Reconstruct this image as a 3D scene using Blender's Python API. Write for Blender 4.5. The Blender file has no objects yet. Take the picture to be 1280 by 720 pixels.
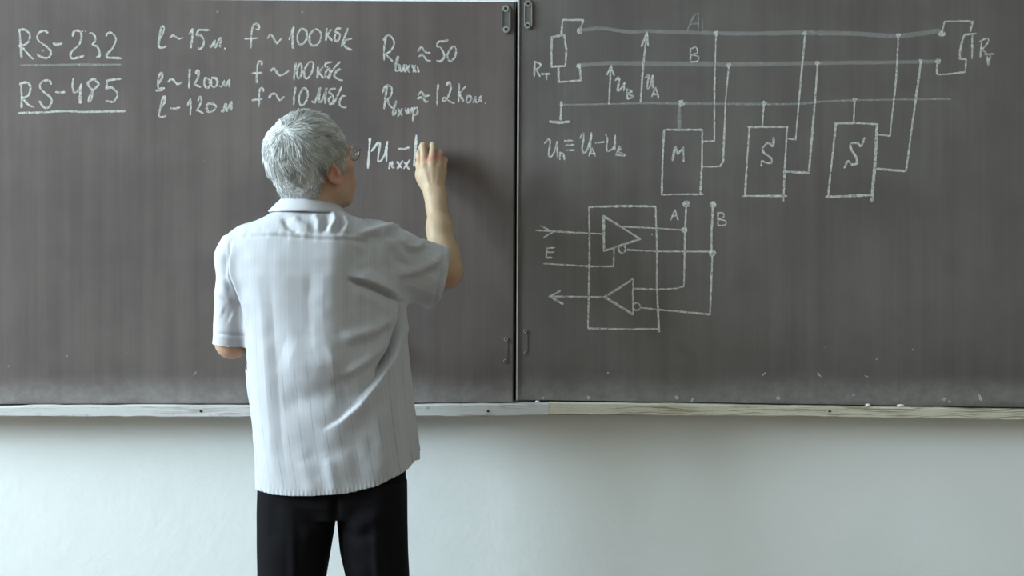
import bpy, math
import numpy as np
from mathutils import Vector, Matrix

# ------------------------------------------------------------------ camera, light, exposure
F_PX = 2205.0
CAM = np.array([0.0, -5.0, 1.30])
sc = bpy.context.scene
COL = sc.collection
cam_d = bpy.data.cameras.new('camera'); cam = bpy.data.objects.new('camera', cam_d); COL.objects.link(cam)
cam.location = CAM; cam.rotation_euler = (math.pi/2, 0, 0)
cam_d.sensor_width = 36.0; cam_d.lens = F_PX/1280*36.0
sc.camera = cam
sc.view_settings.view_transform = 'Standard'; sc.view_settings.look = 'None'
sc.view_settings.gamma = 1.0; sc.view_settings.use_curve_mapping = False
sc.view_settings.exposure = 0.0
sc.cycles.use_denoising = True

world = bpy.data.worlds.new('world'); sc.world = world; world.use_nodes = True
world.node_tree.nodes['Background'].inputs['Color'].default_value = (0.72, 0.86, 1.0, 1)
world.node_tree.nodes['Background'].inputs['Strength'].default_value = 0.6

XL, XR, YB, ZC = -6.4, 3.6, -9.0, 4.9          # room: left, right, back, ceiling; front wall at y = 0.05
WINDOWS = [(-2.3, -0.7), (-4.4, -2.8), (-6.6, -5.0)]
WZ0, WZ1 = 2.0, 4.6
def area_light(name, loc, rot, sx, sy, power, color):
    d = bpy.data.lights.new(name, 'AREA'); d.shape = 'RECTANGLE'; d.size = sx; d.size_y = sy
    d.energy = power; d.color = color
    o = bpy.data.objects.new(name, d); COL.objects.link(o); o.location = loc; o.rotation_euler = rot
    return o
for i, (y0, y1) in enumerate(WINDOWS):          # daylight through the three windows of the left wall
    area_light('window_daylight', (XL-0.02, (y0+y1)/2, (WZ0+WZ1)/2), (0, -math.pi/2, 0), WZ1-WZ0-0.1, y1-y0-0.1,
               (590, 425, 45)[i], (0.74, 0.92, 1.04))

# ------------------------------------------------------------------ small helpers
def lin(r, g, b):
    f = lambda c: c/12.92 if c <= 0.04045 else ((c+0.055)/1.055)**2.4
    return (f(r/255), f(g/255), f(b/255), 1.0)
def W(px, py, y=0.0):
    d = y - CAM[1]
    return np.array([(px-640)*d/F_PX, y, CAM[2]-(py-360)*d/F_PX])
def X_(px, y): return (px-640)*(y-CAM[1])/F_PX
def Z_(py, y): return CAM[2]-(py-360)*(y-CAM[1])/F_PX

def make_mesh(name, V, faces, smooth=True):
    """faces: an (n,k) int array, or a list of index lists"""
    V = np.asarray(V, np.float32)
    me = bpy.data.meshes.new(name)
    if isinstance(faces, np.ndarray):
        n, k = faces.shape
        me.vertices.add(len(V)); me.vertices.foreach_set('co', V.ravel())
        me.loops.add(n*k); me.loops.foreach_set('vertex_index', faces.astype(np.int32).ravel())
        me.polygons.add(n); me.polygons.foreach_set('loop_start', np.arange(0, n*k, k, dtype=np.int32))
        me.update(calc_edges=True); me.validate()
    else:
        me.from_pydata([tuple(v) for v in V], [], [list(f) for f in faces]); me.update()
    if smooth:
        me.polygons.foreach_set('use_smooth', np.ones(len(me.polygons), bool))
    return me
def obj(name, me, mat=None, parent=None, loc=(0, 0, 0), label=None):
    o = bpy.data.objects.new(name, me); COL.objects.link(o)
    o.location = loc
    if mat: me.materials.append(mat)
    if parent: o.parent = parent
    if label: o['label'] = label
    return o
def shift(V, root): return np.asarray(V, float) - np.asarray(root)
def empty(name, loc, label, cat, group=None):
    o = bpy.data.objects.new(name, None); COL.objects.link(o); o.location = loc
    o['label'] = label; o['category'] = cat
    if group: o['group'] = group
    return o
class MB:
    def __init__(s): s.v = []; s.f = []
    def add(s, V, F):
        b = len(s.v); s.v += [tuple(p) for p in V]; s.f += [[i+b for i in f] for f in F]
    def box(s, x0, x1, y0, y1, z0, z1):
        s.add([(x, y, z) for x in (x0, x1) for y in (y0, y1) for z in (z0, z1)],
              [[0, 1, 3, 2], [4, 6, 7, 5], [0, 4, 5, 1], [2, 3, 7, 6], [0, 2, 6, 4], [1, 5, 7, 3]])
    def tube(s, P, r, n=8, closed=False):
        P = [np.array(p, float) for p in P]; m = len(P); V = []; F = []
        for i, p in enumerate(P):
            t = P[(i+1) % m]-P[i-1] if closed else P[min(i+1, m-1)]-P[max(i-1, 0)]
            t /= np.linalg.norm(t)+1e-12
            a = np.cross(t, (0.13, 0.2, 0.97)); a /= np.linalg.norm(a)+1e-12; b = np.cross(t, a)
            rr = r[i] if hasattr(r, '__len__') else r
            for k in range(n):
                q = 2*math.pi*k/n; V.append(p+rr*(math.cos(q)*a+math.sin(q)*b))
        for i in range(m if closed else m-1):
            j = (i+1) % m
            for k in range(n): F.append([i*n+k, i*n+(k+1) % n, j*n+(k+1) % n, j*n+k])
        if not closed: F += [list(range(n))[::-1], [(m-1)*n+k for k in range(n)]]
        s.add(V, F)
    def disc(s, c, r, y0, y1, n=14, rz=None):                # a short pin along y
        rz = rz or r
        V = [(c[0]+r*math.cos(2*math.pi*k/n), y, c[2]+rz*math.sin(2*math.pi*k/n)) for y in (y0, y1) for k in range(n)]
        s.add(V, [list(range(n)), [n+k for k in range(n)][::-1]]+[[k, n+k, n+(k+1) % n, (k+1) % n] for k in range(n)])
    def mesh(s, name, smooth=False, root=(0, 0, 0)): return make_mesh(name, shift(s.v, root), s.f, smooth)

# ---- numpy value noise
def _hash(i, j, k, seed):
    n = (i*374761393 + j*668265263 + k*2147483647 + seed*144665) & 0xffffffff
    n = ((n ^ (n >> 13))*1274126177) & 0xffffffff
    return ((n ^ (n >> 16)) & 0xffff)/65535.0
def noise(P, scale, seed=0):
    Q = np.asarray(P, float)*scale + 1000.0
    I = np.floor(Q).astype(np.int64); f = Q-I; f = f*f*(3-2*f)
    out = 0
    for a in (0, 1):
        for b in (0, 1):
            for c in (0, 1):
                w = np.abs(1-a-f[:, 0])*np.abs(1-b-f[:, 1])*np.abs(1-c-f[:, 2])
                out = out + w*_hash(I[:, 0]+a, I[:, 1]+b, I[:, 2]+c, seed)
    return out*2-1

# ---- signed distance modelling on a grid, meshed with surface nets
class Grid:
    def __init__(s, lo, hi, h):
        s.lo = np.array(lo, float); s.h = h
        s.n = np.ceil((np.array(hi)-s.lo)/h).astype(int)+1
        s.F = np.full(s.n, 1.0, np.float32)
        s.ax = [(s.lo[i]+h*np.arange(s.n[i])).astype(np.float32) for i in range(3)]
    def put(s, fn, lo, hi, k=0.0, op='add', pad=0.03):
        lo = np.array(lo)-pad-k; hi = np.array(hi)+pad+k
        a = np.clip(np.floor((lo-s.lo)/s.h).astype(int), 0, s.n); b = np.clip(np.ceil((hi-s.lo)/s.h).astype(int)+1, 0, s.n)
        if np.any(b <= a): return
        sl = tuple(slice(a[i], b[i]) for i in range(3))
        x = s.ax[0][sl[0]][:, None, None]; y = s.ax[1][sl[1]][None, :, None]; z = s.ax[2][sl[2]][None, None, :]
        d = fn(x, y, z).astype(np.float32); A = s.F[sl]
        if op == 'add':
            r = np.minimum(A, d)
            if k > 0: q = np.maximum(k-np.abs(A-d), 0)/k; r -= q*q*k*0.25
        else:
            d = -d; r = np.maximum(A, d)
            if k > 0: q = np.maximum(k-np.abs(A-d), 0)/k; r += q*q*k*0.25
        s.F[sl] = r
    def cone(s, a, b, ra, rb, k=0.0, op='add'):
        a = np.array(a, float); b = np.array(b, float); ab = b-a; L2 = max(ab@ab, 1e-12); R = max(ra, rb)
        def fn(x, y, z):
            px, py, pz = x-a[0], y-a[1], z-a[2]
            t = np.clip((px*ab[0]+py*ab[1]+pz*ab[2])/L2, 0, 1)
            return np.sqrt((px-t*ab[0])**2+(py-t*ab[1])**2+(pz-t*ab[2])**2)-(ra+(rb-ra)*t)
        s.put(fn, np.minimum(a, b)-R, np.maximum(a, b)+R, k, op)
    def ell(s, c, rad, M=None, k=0.0, op='add'):
        c = np.array(c, float); M = np.eye(3) if M is None else np.asarray(M); R = max(rad)   # M columns = axes
        def fn(x, y, z):
            px, py, pz = x-c[0], y-c[1], z-c[2]
            q = [px*M[0, i]+py*M[1, i]+pz*M[2, i] for i in range(3)]
            k0 = np.sqrt(sum((q[i]/rad[i])**2 for i in range(3))); k1 = np.sqrt(sum((q[i]/rad[i]**2)**2 for i in range(3)))
            return k0*(k0-1)/np.maximum(k1, 1e-6)
        s.put(fn, c-R, c+R, k, op)
    def chain(s, P, R, k=0.0):
        for i in range(len(P)-1): s.cone(P[i], P[i+1], R[i], R[i+1], k)
    def loftz(s, rows, k=0.0, n=2.3, turn=None):
        """rows: (z, cx, cy, a, b), any order"""
        T = np.array(sorted(rows)); zs = T[:, 0]
        zz = np.linspace(zs[0], zs[-1], 400)
        C = [np.interp(zz, zs, T[:, i]) for i in range(1, 5)]
        ker = np.hanning(17); ker /= ker.sum()
        C = [np.convolve(np.pad(c, 8, mode='edge'), ker, 'valid') for c in C]
        def fn(x, y, z):
            cx, cy, a, b = [np.interp(z, zz, c) for c in C]
            if turn: cy = cy+turn(x, z)
            f = (np.abs((x-cx)/a)**n+np.abs((y-cy)/b)**n)**(1.0/n)
            return np.maximum((f-1)*np.minimum(a, b), np.maximum(z-zs[-1], zs[0]-z))
        A = T[:, 3].max(); B = T[:, 4].max()
        s.put(fn, (T[:, 1].min()-A, T[:, 2].min()-B, zs[0]), (T[:, 1].max()+A, T[:, 2].max()+B+(.1 if turn else 0), zs[-1]), k)
    def sleeve(s, a, b, up, prof, k=0.0, n=2.2):
        """tapered elliptic tube a->b; prof rows (t, r_up, r_side)"""
        a = np.array(a, float); b = np.array(b, float); w = b-a; L = np.linalg.norm(w); w /= L
        u = np.array(up, float); u -= u@w*w; u /= np.linalg.norm(u); v = np.cross(w, u); P = np.array(prof)
        def fn(x, y, z):
            px, py, pz = x-a[0], y-a[1], z-a[2]
            t = (px*w[0]+py*w[1]+pz*w[2])/L
            qu = px*u[0]+py*u[1]+pz*u[2]; qv = px*v[0]+py*v[1]+pz*v[2]
            ru = np.interp(t, P[:, 0], P[:, 1]); rv = np.interp(t, P[:, 0], P[:, 2])
            f = (np.abs(qu/ru)**n+np.abs(qv/rv)**n)**(1.0/n)
            return np.maximum((f-1)*np.minimum(ru, rv), np.maximum(t-P[-1, 0], P[0, 0]-t)*L)
        R = P[:, 1:].max()
        e0 = a+w*L*P[0, 0]; e1 = a+w*L*P[-1, 0]
        s.put(fn, np.minimum(e0, e1)-R, np.maximum(e0, e1)+R, k)
    def nets(s, smooth=2):
        F = s.F; h = s.h; n = s.n
        S = F < 0
        cnt = np.zeros(n-1, np.uint8)
        offs = [(i, j, k) for i in (0, 1) for j in (0, 1) for k in (0, 1)]
        for i, j, k in offs: cnt += S[i:n[0]-1+i, j:n[1]-1+j, k:n[2]-1+k]
        cells = np.argwhere((cnt > 0) & (cnt < 8)); del cnt
        vals = {o: F[cells[:, 0]+o[0], cells[:, 1]+o[1], cells[:, 2]+o[2]] for o in offs}
        acc = np.zeros((len(cells), 3)); m = np.zeros(len(cells))
        for o in offs:
            for ax in range(3):
                if o[ax]: continue
                p = list(o); p[ax] = 1; p = tuple(p)
                va, vb = vals[o], vals[p]; c = (va < 0) != (vb < 0)
                t = np.where(c, va/np.where(c, va-vb, 1), 0)
                q = np.array(o, float)[None, :].repeat(len(cells), 0); q[:, ax] = t
                acc += np.where(c[:, None], q, 0); m += c
        V = s.lo+h*(cells+acc/m[:, None])
        nc = n-1
        key = (cells[:, 0]*nc[1]+cells[:, 1])*nc[2]+cells[:, 2]
        order = np.argsort(key); skey = key[order]
        def look(c): return order[np.searchsorted(skey, (c[:, 0]*nc[1]+c[:, 1])*nc[2]+c[:, 2])]
        quads = []
        for ax in range(3):
            sl0 = [slice(1, n[i]-1) for i in range(3)]; sl1 = [slice(1, n[i]-1) for i in range(3)]
            sl0[ax] = slice(0, n[ax]-1); sl1[ax] = slice(1, n[ax])
            A = S[tuple(sl0)]; B = S[tuple(sl1)]
            for flag in (True, False):
                E = np.argwhere((A != B) & (A == flag))
                if not len(E): continue
                E = E+np.array([0 if i == ax else 1 for i in range(3)])
                b, c = (ax+1) % 3, (ax+2) % 3
                eb = np.zeros(3, int); eb[b] = 1; ec = np.zeros(3, int); ec[c] = 1
                q = np.stack([look(E-eb-ec), look(E-ec), look(E), look(E-eb)], 1)
                quads.append(q if flag else q[:, ::-1])
        Q = np.concatenate(quads)
        return laplace(V, Q, smooth), Q
def laplace(V, Q, it, lam=0.5, keep=None):
    if not it: return V
    e = np.concatenate([Q[:, [0, 1]], Q[:, [1, 2]], Q[:, [2, 3]], Q[:, [3, 0]]]); e = np.concatenate([e, e[:, ::-1]])
    deg = np.bincount(e[:, 0], minlength=len(V)).astype(float); deg[deg == 0] = 1
    for s in range(it*2):
        l = lam if s % 2 == 0 else -lam*0.98
        D = np.stack([np.bincount(e[:, 0], V[e[:, 1], i], len(V)) for i in range(3)], 1)/deg[:, None]-V
        if keep is not None: D[keep] = 0
        V = V+l*D
    return V
def normals(V, Q):
    n = np.cross(V[Q[:, 2]]-V[Q[:, 0]], V[Q[:, 3]]-V[Q[:, 1]])
    N = np.stack([sum(np.bincount(Q[:, j], n[:, i], len(V)) for j in range(4)) for i in range(3)], 1)
    return N/(np.linalg.norm(N, axis=1, keepdims=True)+1e-12)
def compact(V, Q):
    used = np.unique(Q); m = np.full(len(V), -1); m[used] = np.arange(len(used))
    return V[used], m[Q], used
def cut(V, Q, beyond, project):
    """drop the faces wholly beyond a cut and pull the straddling vertices onto it"""
    keep = ~np.all(beyond[Q], axis=1); Q = Q[keep]
    used = np.zeros(len(V), bool); used[np.unique(Q)] = True
    s = beyond & used
    V = V.copy(); V[s] = project(V[s])
    V, Q, u = compact(V, Q)
    return V, Q
def polydist(P, line, side=False):
    """distance of 2D points P to a polyline, and the parameter along it (0..1)"""
    L = np.array(line, float); seg = np.linalg.norm(np.diff(L, axis=0), axis=1); tot = seg.sum(); acc = 0
    best = np.full(len(P), 1e9); par = np.zeros(len(P)); sgn = np.ones(len(P))
    for i in range(len(L)-1):
        a, b = L[i], L[i+1]; ab = b-a
        t = np.clip(((P-a)@ab)/(ab@ab+1e-12), 0, 1)
        d = np.linalg.norm(P-a-t[:, None]*ab, axis=1); m = d < best
        best[m] = d[m]; par[m] = (acc+t[m]*seg[i])/tot; acc += seg[i]
        c = ab[0]*(P[:, 1]-a[1])-ab[1]*(P[:, 0]-a[0]); sgn[m] = -np.sign(c[m])
    return (best, par, sgn) if side else (best, par)
def float_attr(me, name, a):
    at = me.attributes.new(name, 'FLOAT', 'POINT'); at.data.foreach_set('value', np.asarray(a, np.float32))
def color_attr(me, name, c):
    at = me.attributes.new(name, 'FLOAT_COLOR', 'POINT'); at.data.foreach_set('color', np.asarray(c, np.float32).ravel())

# ------------------------------------------------------------------ materials
class NT:
    def __init__(s, name):
        s.m = bpy.data.materials.new(name); s.m.use_nodes = True; s.t = s.m.node_tree; s.t.nodes.clear()
        s.out = s.t.nodes.new('ShaderNodeOutputMaterial'); s.b = s.t.nodes.new('ShaderNodeBsdfPrincipled')
        s.t.links.new(s.b.outputs[0], s.out.inputs[0])
    def n(s, typ, **kw):
        o = s.t.nodes.new(typ)
        for k, v in kw.items():
            if k.startswith('_'): setattr(o, k[1:], v)
            else: s.put(o.inputs[k.replace('_', ' ') if k.replace('_', ' ') in o.inputs else k], v)
        return o
    def put(s, inp, v):
        if hasattr(v, 'links') or isinstance(v, bpy.types.NodeSocket): s.t.links.new(v, inp)
        else: inp.default_value = v
    def pos(s): return s.n('ShaderNodeNewGeometry').outputs['Position']
    def obj(s): return s.n('ShaderNodeTexCoord').outputs['Object']
    def attr(s, name, out='Fac'): return s.n('ShaderNodeAttribute', _attribute_name=name).outputs[out]
    def map(s, v, scale=(1, 1, 1)): return s.n('ShaderNodeMapping', Vector=v, Scale=scale).outputs[0]
    def noise(s, v, scale, detail=3, rough=0.55): return s.n('ShaderNodeTexNoise', Vector=v, Scale=scale, Detail=detail, Roughness=rough).outputs[0]
    def ramp(s, v, lo, hi, a=0.0, b=1.0, smooth=True):
        o = s.n('ShaderNodeMapRange', Value=v); o.interpolation_type = 'SMOOTHSTEP' if smooth else 'LINEAR'
        o.inputs[1].default_value = lo; o.inputs[2].default_value = hi; o.inputs[3].default_value = a; o.inputs[4].default_value = b
        return o.outputs[0]
    def math(s, op, a, b=0.0, c=0.0):
        o = s.n('ShaderNodeMath', _operation=op); s.put(o.inputs[0], a); s.put(o.inputs[1], b); s.put(o.inputs[2], c); return o.outputs[0]
    def mix(s, f, a, b, mode='MIX'):
        o = s.n('ShaderNodeMix', _data_type='RGBA', _blend_type=mode)
        s.put(o.inputs[0], f); s.put(o.inputs[6], a); s.put(o.inputs[7], b); return o.outputs[2]
    def sep(s, v): return s.n('ShaderNodeSeparateXYZ', Vector=v).outputs
    def bump(s, h, strength, dist=0.002):
        s.put(s.b.inputs['Normal'], s.n('ShaderNodeBump', Height=h, Strength=strength, Distance=dist).outputs[0])
    def set(s, color=None, rough=0.6, spec=0.3, metal=0.0, **kw):
        if color is not None: s.put(s.b.inputs['Base Color'], color)
        s.put(s.b.inputs['Roughness'], rough); s.put(s.b.inputs['Specular IOR Level'], spec); s.put(s.b.inputs['Metallic'], metal)
        for k, v in kw.items(): s.put(s.b.inputs[k.replace('_', ' ')], v)
        return s.m

def mat_wall(name, c, dark):
    t = NT(name); p = t.pos()
    n1 = t.noise(p, 1.6, 4); n2 = t.noise(p, 45, 4, 0.6)
    col = t.mix(t.ramp(n1, 0.35, 0.7), c, dark)
    t.bump(t.math('ADD', n2, t.math('MULTIPLY', t.noise(p, 14, 2), 1.5)), 0.35, 0.002)
    return t.set(col, 0.55, 0.35)
def mat_board(name, tone, dust):
    t = NT(name); p = t.pos()
    streak = t.noise(t.map(p, (22, 1, 0.8)), 1.0, 4, 0.55)
    streak2 = t.noise(t.map(p, (110, 1, 2.2)), 1.0, 3, 0.6)
    blotch = t.noise(p, 2.1, 4, 0.6); fine = t.noise(p, 170, 2, 0.7)
    fac = t.math('ADD', t.math('MULTIPLY', streak, 0.36), t.math('ADD', t.math('MULTIPLY', blotch, 0.7), t.math('MULTIPLY', streak2, 0.14)))
    fac = t.ramp(fac, 0.38, 0.86)
    col = t.mix(fac, tone, dust)
    hue = t.noise(p, 5.5, 2, 0.5)
    col = t.mix(t.ramp(hue, 0.5, 0.75, 0, 0.5), col, lin(88, 80, 80))
    # chalk dust wiped down to the lower edge
    x, y, z = t.sep(p)
    wav = t.math('ADD', z, t.math('MULTIPLY', t.math('SUBTRACT', t.noise(t.map(p, (7, 1, 7)), 1.0, 3), 0.5), 0.05))
    band = t.math('MULTIPLY', t.ramp(wav, 0.955, 0.985), t.ramp(wav, 1.065, 0.99))
    band = t.math('MULTIPLY', band, t.ramp(t.noise(t.map(p, (34, 1, 40)), 1.0, 5, 0.7), 0.3, 0.75, 0.45, 1.0))
    col = t.mix(t.math('MULTIPLY', band, 0.42), col, lin(168, 166, 164))
    vo = t.n('ShaderNodeTexVoronoi', Vector=p, Scale=13.0)
    speck = t.math('MULTIPLY', t.ramp(vo.outputs['Distance'], 0.045, 0.015), t.ramp(t.noise(p, 5.0, 2), 0.55, 0.62))
    col = t.mix(t.math('MULTIPLY', speck, 0.6), col, lin(190, 190, 186))
    t.bump(fine, 0.15, 0.001)
    return t.set(col, 0.6, 0.2)
def mat_chalk(name, c, lo, hi, most=0.95):
    t = NT(name); p = t.pos()
    g = t.noise(p, 420, 2, 0.7); g2 = t.noise(p, 90, 3, 0.6)
    a = t.ramp(t.math('ADD', t.math('MULTIPLY', g, 0.6), t.math('MULTIPLY', g2, 0.5)), lo, hi, 0.12, most)
    return t.set(c, 0.95, 0.05, Alpha=a)
def mat_plain(name, c, rough=0.6, spec=0.3, metal=0.0, nscale=60, amount=0.12, bump=0.0):
    t = NT(name); p = t.obj()
    n1 = t.noise(p, nscale, 3)
    col = t.mix(t.math('MULTIPLY', n1, amount), c, (0.02, 0.02, 0.02, 1))
    if bump: t.bump(n1, bump, 0.001)
    return t.set(col, rough, spec, metal)
def mat_ledge(name, paint, wood, amount):
    t = NT(name); p = t.pos()
    warp = t.n('ShaderNodeVectorMath', _operation='MULTIPLY_ADD')
    t.put(warp.inputs[0], t.n('ShaderNodeTexNoise', Vector=t.map(p, (6, 6, 12)), Scale=1.0, Detail=2).outputs[1]); warp.inputs[1].default_value = (0, 0, 0.03); t.put(warp.inputs[2], p)
    g = t.noise(t.map(warp.outputs[0], (5, 5, 230)), 1.0, 4, 0.6)
    w = t.noise(t.map(p, (7, 7, 30)), 1.0, 3); f = t.noise(p, 260, 3, 0.7)
    k = t.math('ADD', g, t.math('MULTIPLY', t.math('SUBTRACT', w, 0.5), 0.5))
    col = t.mix(t.ramp(k, amount, amount+0.14, 0, 0.85), paint, wood)
    col = t.mix(t.ramp(f, 0.55, 0.75, 0, 0.45), col, wood)
    col = t.mix(t.ramp(t.noise(p, 45, 4, 0.7), 0.6, 0.72, 0, 0.5), col, lin(104, 98, 86))
    t.bump(g, 0.5, 0.002)
    return t.set(col, 0.75, 0.2)
def mat_shirt():
    t = NT('shirt_cotton')
    u = t.attr('stripe'); p = t.obj()
    def line(period, off, w):
        f = t.math('FRACT', t.math('ADD', t.math('DIVIDE', u, period), off))
        d = t.math('ABSOLUTE', t.math('SUBTRACT', f, 0.5))
        return t.ramp(d, w, w*0.35)
    low = t.ramp(t.sep(t.pos())[2], 1.22, 1.0, 0.35, 1.0)
    broken = t.ramp(t.noise(t.map(p, (25, 25, 9)), 1.0, 3), 0.35, 0.6)
    col = t.mix(t.math('MULTIPLY', t.noise(p, 4, 3), 0.35), lin(180, 180, 183), lin(171, 172, 176))
    col = t.mix(t.math('MULTIPLY', line(0.033, 0.1, 0.05), t.math('MULTIPLY', t.math('MULTIPLY_ADD', broken, 0.35, 0.08), low)), col, lin(112, 116, 128))
    col = t.mix(t.math('MULTIPLY', line(0.033, 0.55, 0.04), t.math('MULTIPLY_ADD', low, -0.1, 0.22)), col, lin(226, 228, 230))
    w = t.noise(p, 900, 2, 0.6)
    t.bump(w, 0.12, 0.001)
    return t.set(col, 0.85, 0.12, Sheen_Weight=0.1)
def mat_trousers():
    t = NT('trouser_wool'); p = t.obj()
    col = t.mix(t.noise(p, 30, 3), lin(20, 19, 21), lin(25, 24, 26))
    t.bump(t.noise(t.map(p, (700, 700, 500)), 1.0, 2), 0.2, 0.001)
    return t.set(col, 0.9, 0.06)
def mat_skin():
    t = NT('skin'); p = t.obj()
    c = t.attr('tint', 'Color')
    col = t.mix(t.ramp(t.noise(p, 35, 4, 0.6), 0.4, 0.75, 0, 0.3), c, lin(170, 118, 96))
    t.bump(t.noise(p, 260, 3, 0.6), 0.25, 0.001)
    return t.set(col, 0.5, 0.35, Subsurface_Weight=0.08, Subsurface_Radius=(0.01, 0.004, 0.002), Subsurface_Scale=0.5)
def mat_hair():
    t = NT('silver_hair'); v = t.attr('shade')
    col = t.mix(v, lin(118, 116, 112), lin(238, 239, 236))
    return t.set(col, 0.38, 0.6)
M_WALL = mat_wall('wall_paint', lin(238, 241, 239), lin(232, 236, 233))
M_WALL2 = mat_wall('wall_paint_room', lin(184, 172, 158), lin(174, 164, 150))
M_CEIL = mat_wall('ceiling_whitewash', lin(186, 184, 176), lin(178, 176, 168))
M_BOARD_L = mat_board('board_brown_left', lin(90, 81, 78), lin(111, 102, 98))
M_BOARD_R = mat_board('board_brown_right', lin(91, 85, 82), lin(111, 106, 102))
M_CHALK = mat_chalk('chalk_line', lin(226, 226, 219), 0.34, 0.72, 0.84)
M_CHALK_SOFT = mat_chalk('chalk_line_rubbed', lin(200, 202, 200), 0.40, 0.8, 0.55)
M_CHALK_FAINT = mat_chalk('chalk_line_faint', lin(200, 200, 198), 0.38, 0.8, 0.44)
M_CHALK_BOLD = mat_chalk('chalk_line_bold', lin(228, 228, 226), 0.3, 0.6, 0.9)
M_CHALK_BODY = mat_plain('chalk_stick_white', lin(236, 236, 230), 0.9, 0.1, 0, 200, 0.05)
M_LEDGE_L = mat_ledge('ledge_grey_paint', lin(204, 203, 200), lin(160, 156, 150), 0.54)
M_LEDGE_R = mat_ledge('ledge_worn_wood', lin(206, 202, 184), lin(140, 130, 104), 0.50)
M_SHIRT = mat_shirt(); M_TROUS = mat_trousers(); M_SKIN = mat_skin(); M_HAIR = mat_hair()
M_NAIL = mat_plain('rusty_nail', lin(52, 44, 40), 0.6, 0.4, 0.3)
M_STEEL = mat_plain('worn_steel', lin(176, 178, 176), 0.4, 0.5, 0.5, 150, 0.4)
M_HINGE = mat_plain('hinge_painted', lin(112, 110, 108), 0.5, 0.4, 0.2, 120, 0.35)
M_GAP = mat_plain('gap_shade_dark', lin(44, 41, 41), 0.8, 0.2)  # dark colour standing in for the shade inside the seam
M_EDGE = mat_plain('board_edge_strip', lin(196, 195, 192), 0.45, 0.5, 0.3, 90, 0.3)
M_SHOE = mat_plain('black_leather', lin(24, 22, 22), 0.35, 0.5)
M_FRAME = mat_plain('spectacle_metal', lin(150, 132, 96), 0.3, 0.6, 0.8)
def mat_glass():
    t = NT('lens_glass')
    return t.set((0.95, 0.97, 0.97, 1), 0.03, 0.5, 0, Transmission_Weight=1.0, IOR=1.1)
M_GLASS = mat_glass()
def mat_floor():
    t = NT('floor_linoleum'); p = t.pos()
    col = t.mix(t.noise(p, 6, 4), lin(104, 86, 70), lin(86, 70, 58))
    return t.set(col, 0.5, 0.4)
M_FLOOR = mat_floor()
M_WFRAME = mat_plain('window_white_paint', lin(230, 230, 226), 0.5, 0.4)

# ------------------------------------------------------------------ the room
def structure(name, mb, mat):
    o = obj(name, mb.mesh(name), mat); o['kind'] = 'structure'; return o
b = MB(); b.box(XL-0.2, XR+0.2, 0.05, 0.25, 0, ZC); structure('wall_front', b, M_WALL)
b = MB(); b.box(XL-0.2, XR+0.2, YB-0.2, 0.25, -0.15, 0); structure('floor', b, M_FLOOR)
b = MB(); b.box(XL-0.2, XR+0.2, YB-0.2, 0.25, ZC, ZC+0.15); structure('ceiling', b, M_CEIL)
b = MB(); b.box(XR, XR+0.2, YB, 0.05, 0, ZC); structure('wall_right', b, M_WALL2)
b = MB(); b.box(XL-0.2, XR+0.2, YB-0.2, YB, 0, ZC); structure('wall_back', b, M_WALL2)
b = MB()
b.box(XL-0.2, XL, YB, 0.05, 0, WZ0); b.box(XL-0.2, XL, YB, 0.05, WZ1, ZC)
ys = [YB]+[v for w in sorted(WINDOWS) for v in w]+[0.05]
for i in range(0, len(ys), 2): b.box(XL-0.2, XL, ys[i], ys[i+1], WZ0, WZ1)
structure('wall_left', b, M_WALL2)
for i, (y0, y1) in enumerate(WINDOWS):
    b = MB(); x0, x1 = XL-0.14, XL-0.08
    b.box(x0, x1, y0, y1, WZ0, WZ0+0.06); b.box(x0, x1, y0, y1, WZ1-0.06, WZ1)
    for yy in (y0, (y0+y1)/2-0.03, y1-0.06): b.box(x0, x1, yy, yy+0.06, WZ0+0.06, WZ1-0.06)
    structure('window_%d' % (i+1), b, M_WFRAME)

# ------------------------------------------------------------------ chalkboard leaves
def slab(quad, y0, y1, bev=0.0):
    """vertical slab with the four px corners tl, tr, br, bl taken on the plane y=0"""
    P = [W(*q) for q in quad]
    V = [(p[0], y, p[2]) for y in (y0, y1) for p in P]; n = len(P)
    return V, [list(range(n))[::-1], [n+k for k in range(n)]]+[[k, (k+1) % n, n+(k+1) % n, n+k] for k in range(n)]
LQ = [(-130, -3), (644.5, 2.5), (642.6, 502.6), (590, 503.1), (310, 504.4), (150, 504.4), (-130, 505.0)]
RQ = [(647.2, -5), (1345, -2), (1345, 510.0), (645.1, 499.4)]
def board(name, quad, mat, label):
    root = np.array([(W(*quad[0])[0]+W(*quad[1])[0])/2, 0.015, min(W(*q)[2] for q in quad)])
    e = empty(name, root, label, 'chalkboard')
    b = MB(); b.add(*slab(quad, 0.0, 0.03)); obj('writing_surface', b.mesh('writing_surface', root=root), mat, e)
    return e, root
BL, RL = board('chalkboard_panel', LQ, M_BOARD_L, 'brown chalkboard leaf on the left with RS-232 and RS-485 notes, behind the writing man')
BR, RR = board('chalkboard_panel', RQ, M_BOARD_R, 'brown chalkboard leaf on the right with the chalk wiring diagram')
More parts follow.
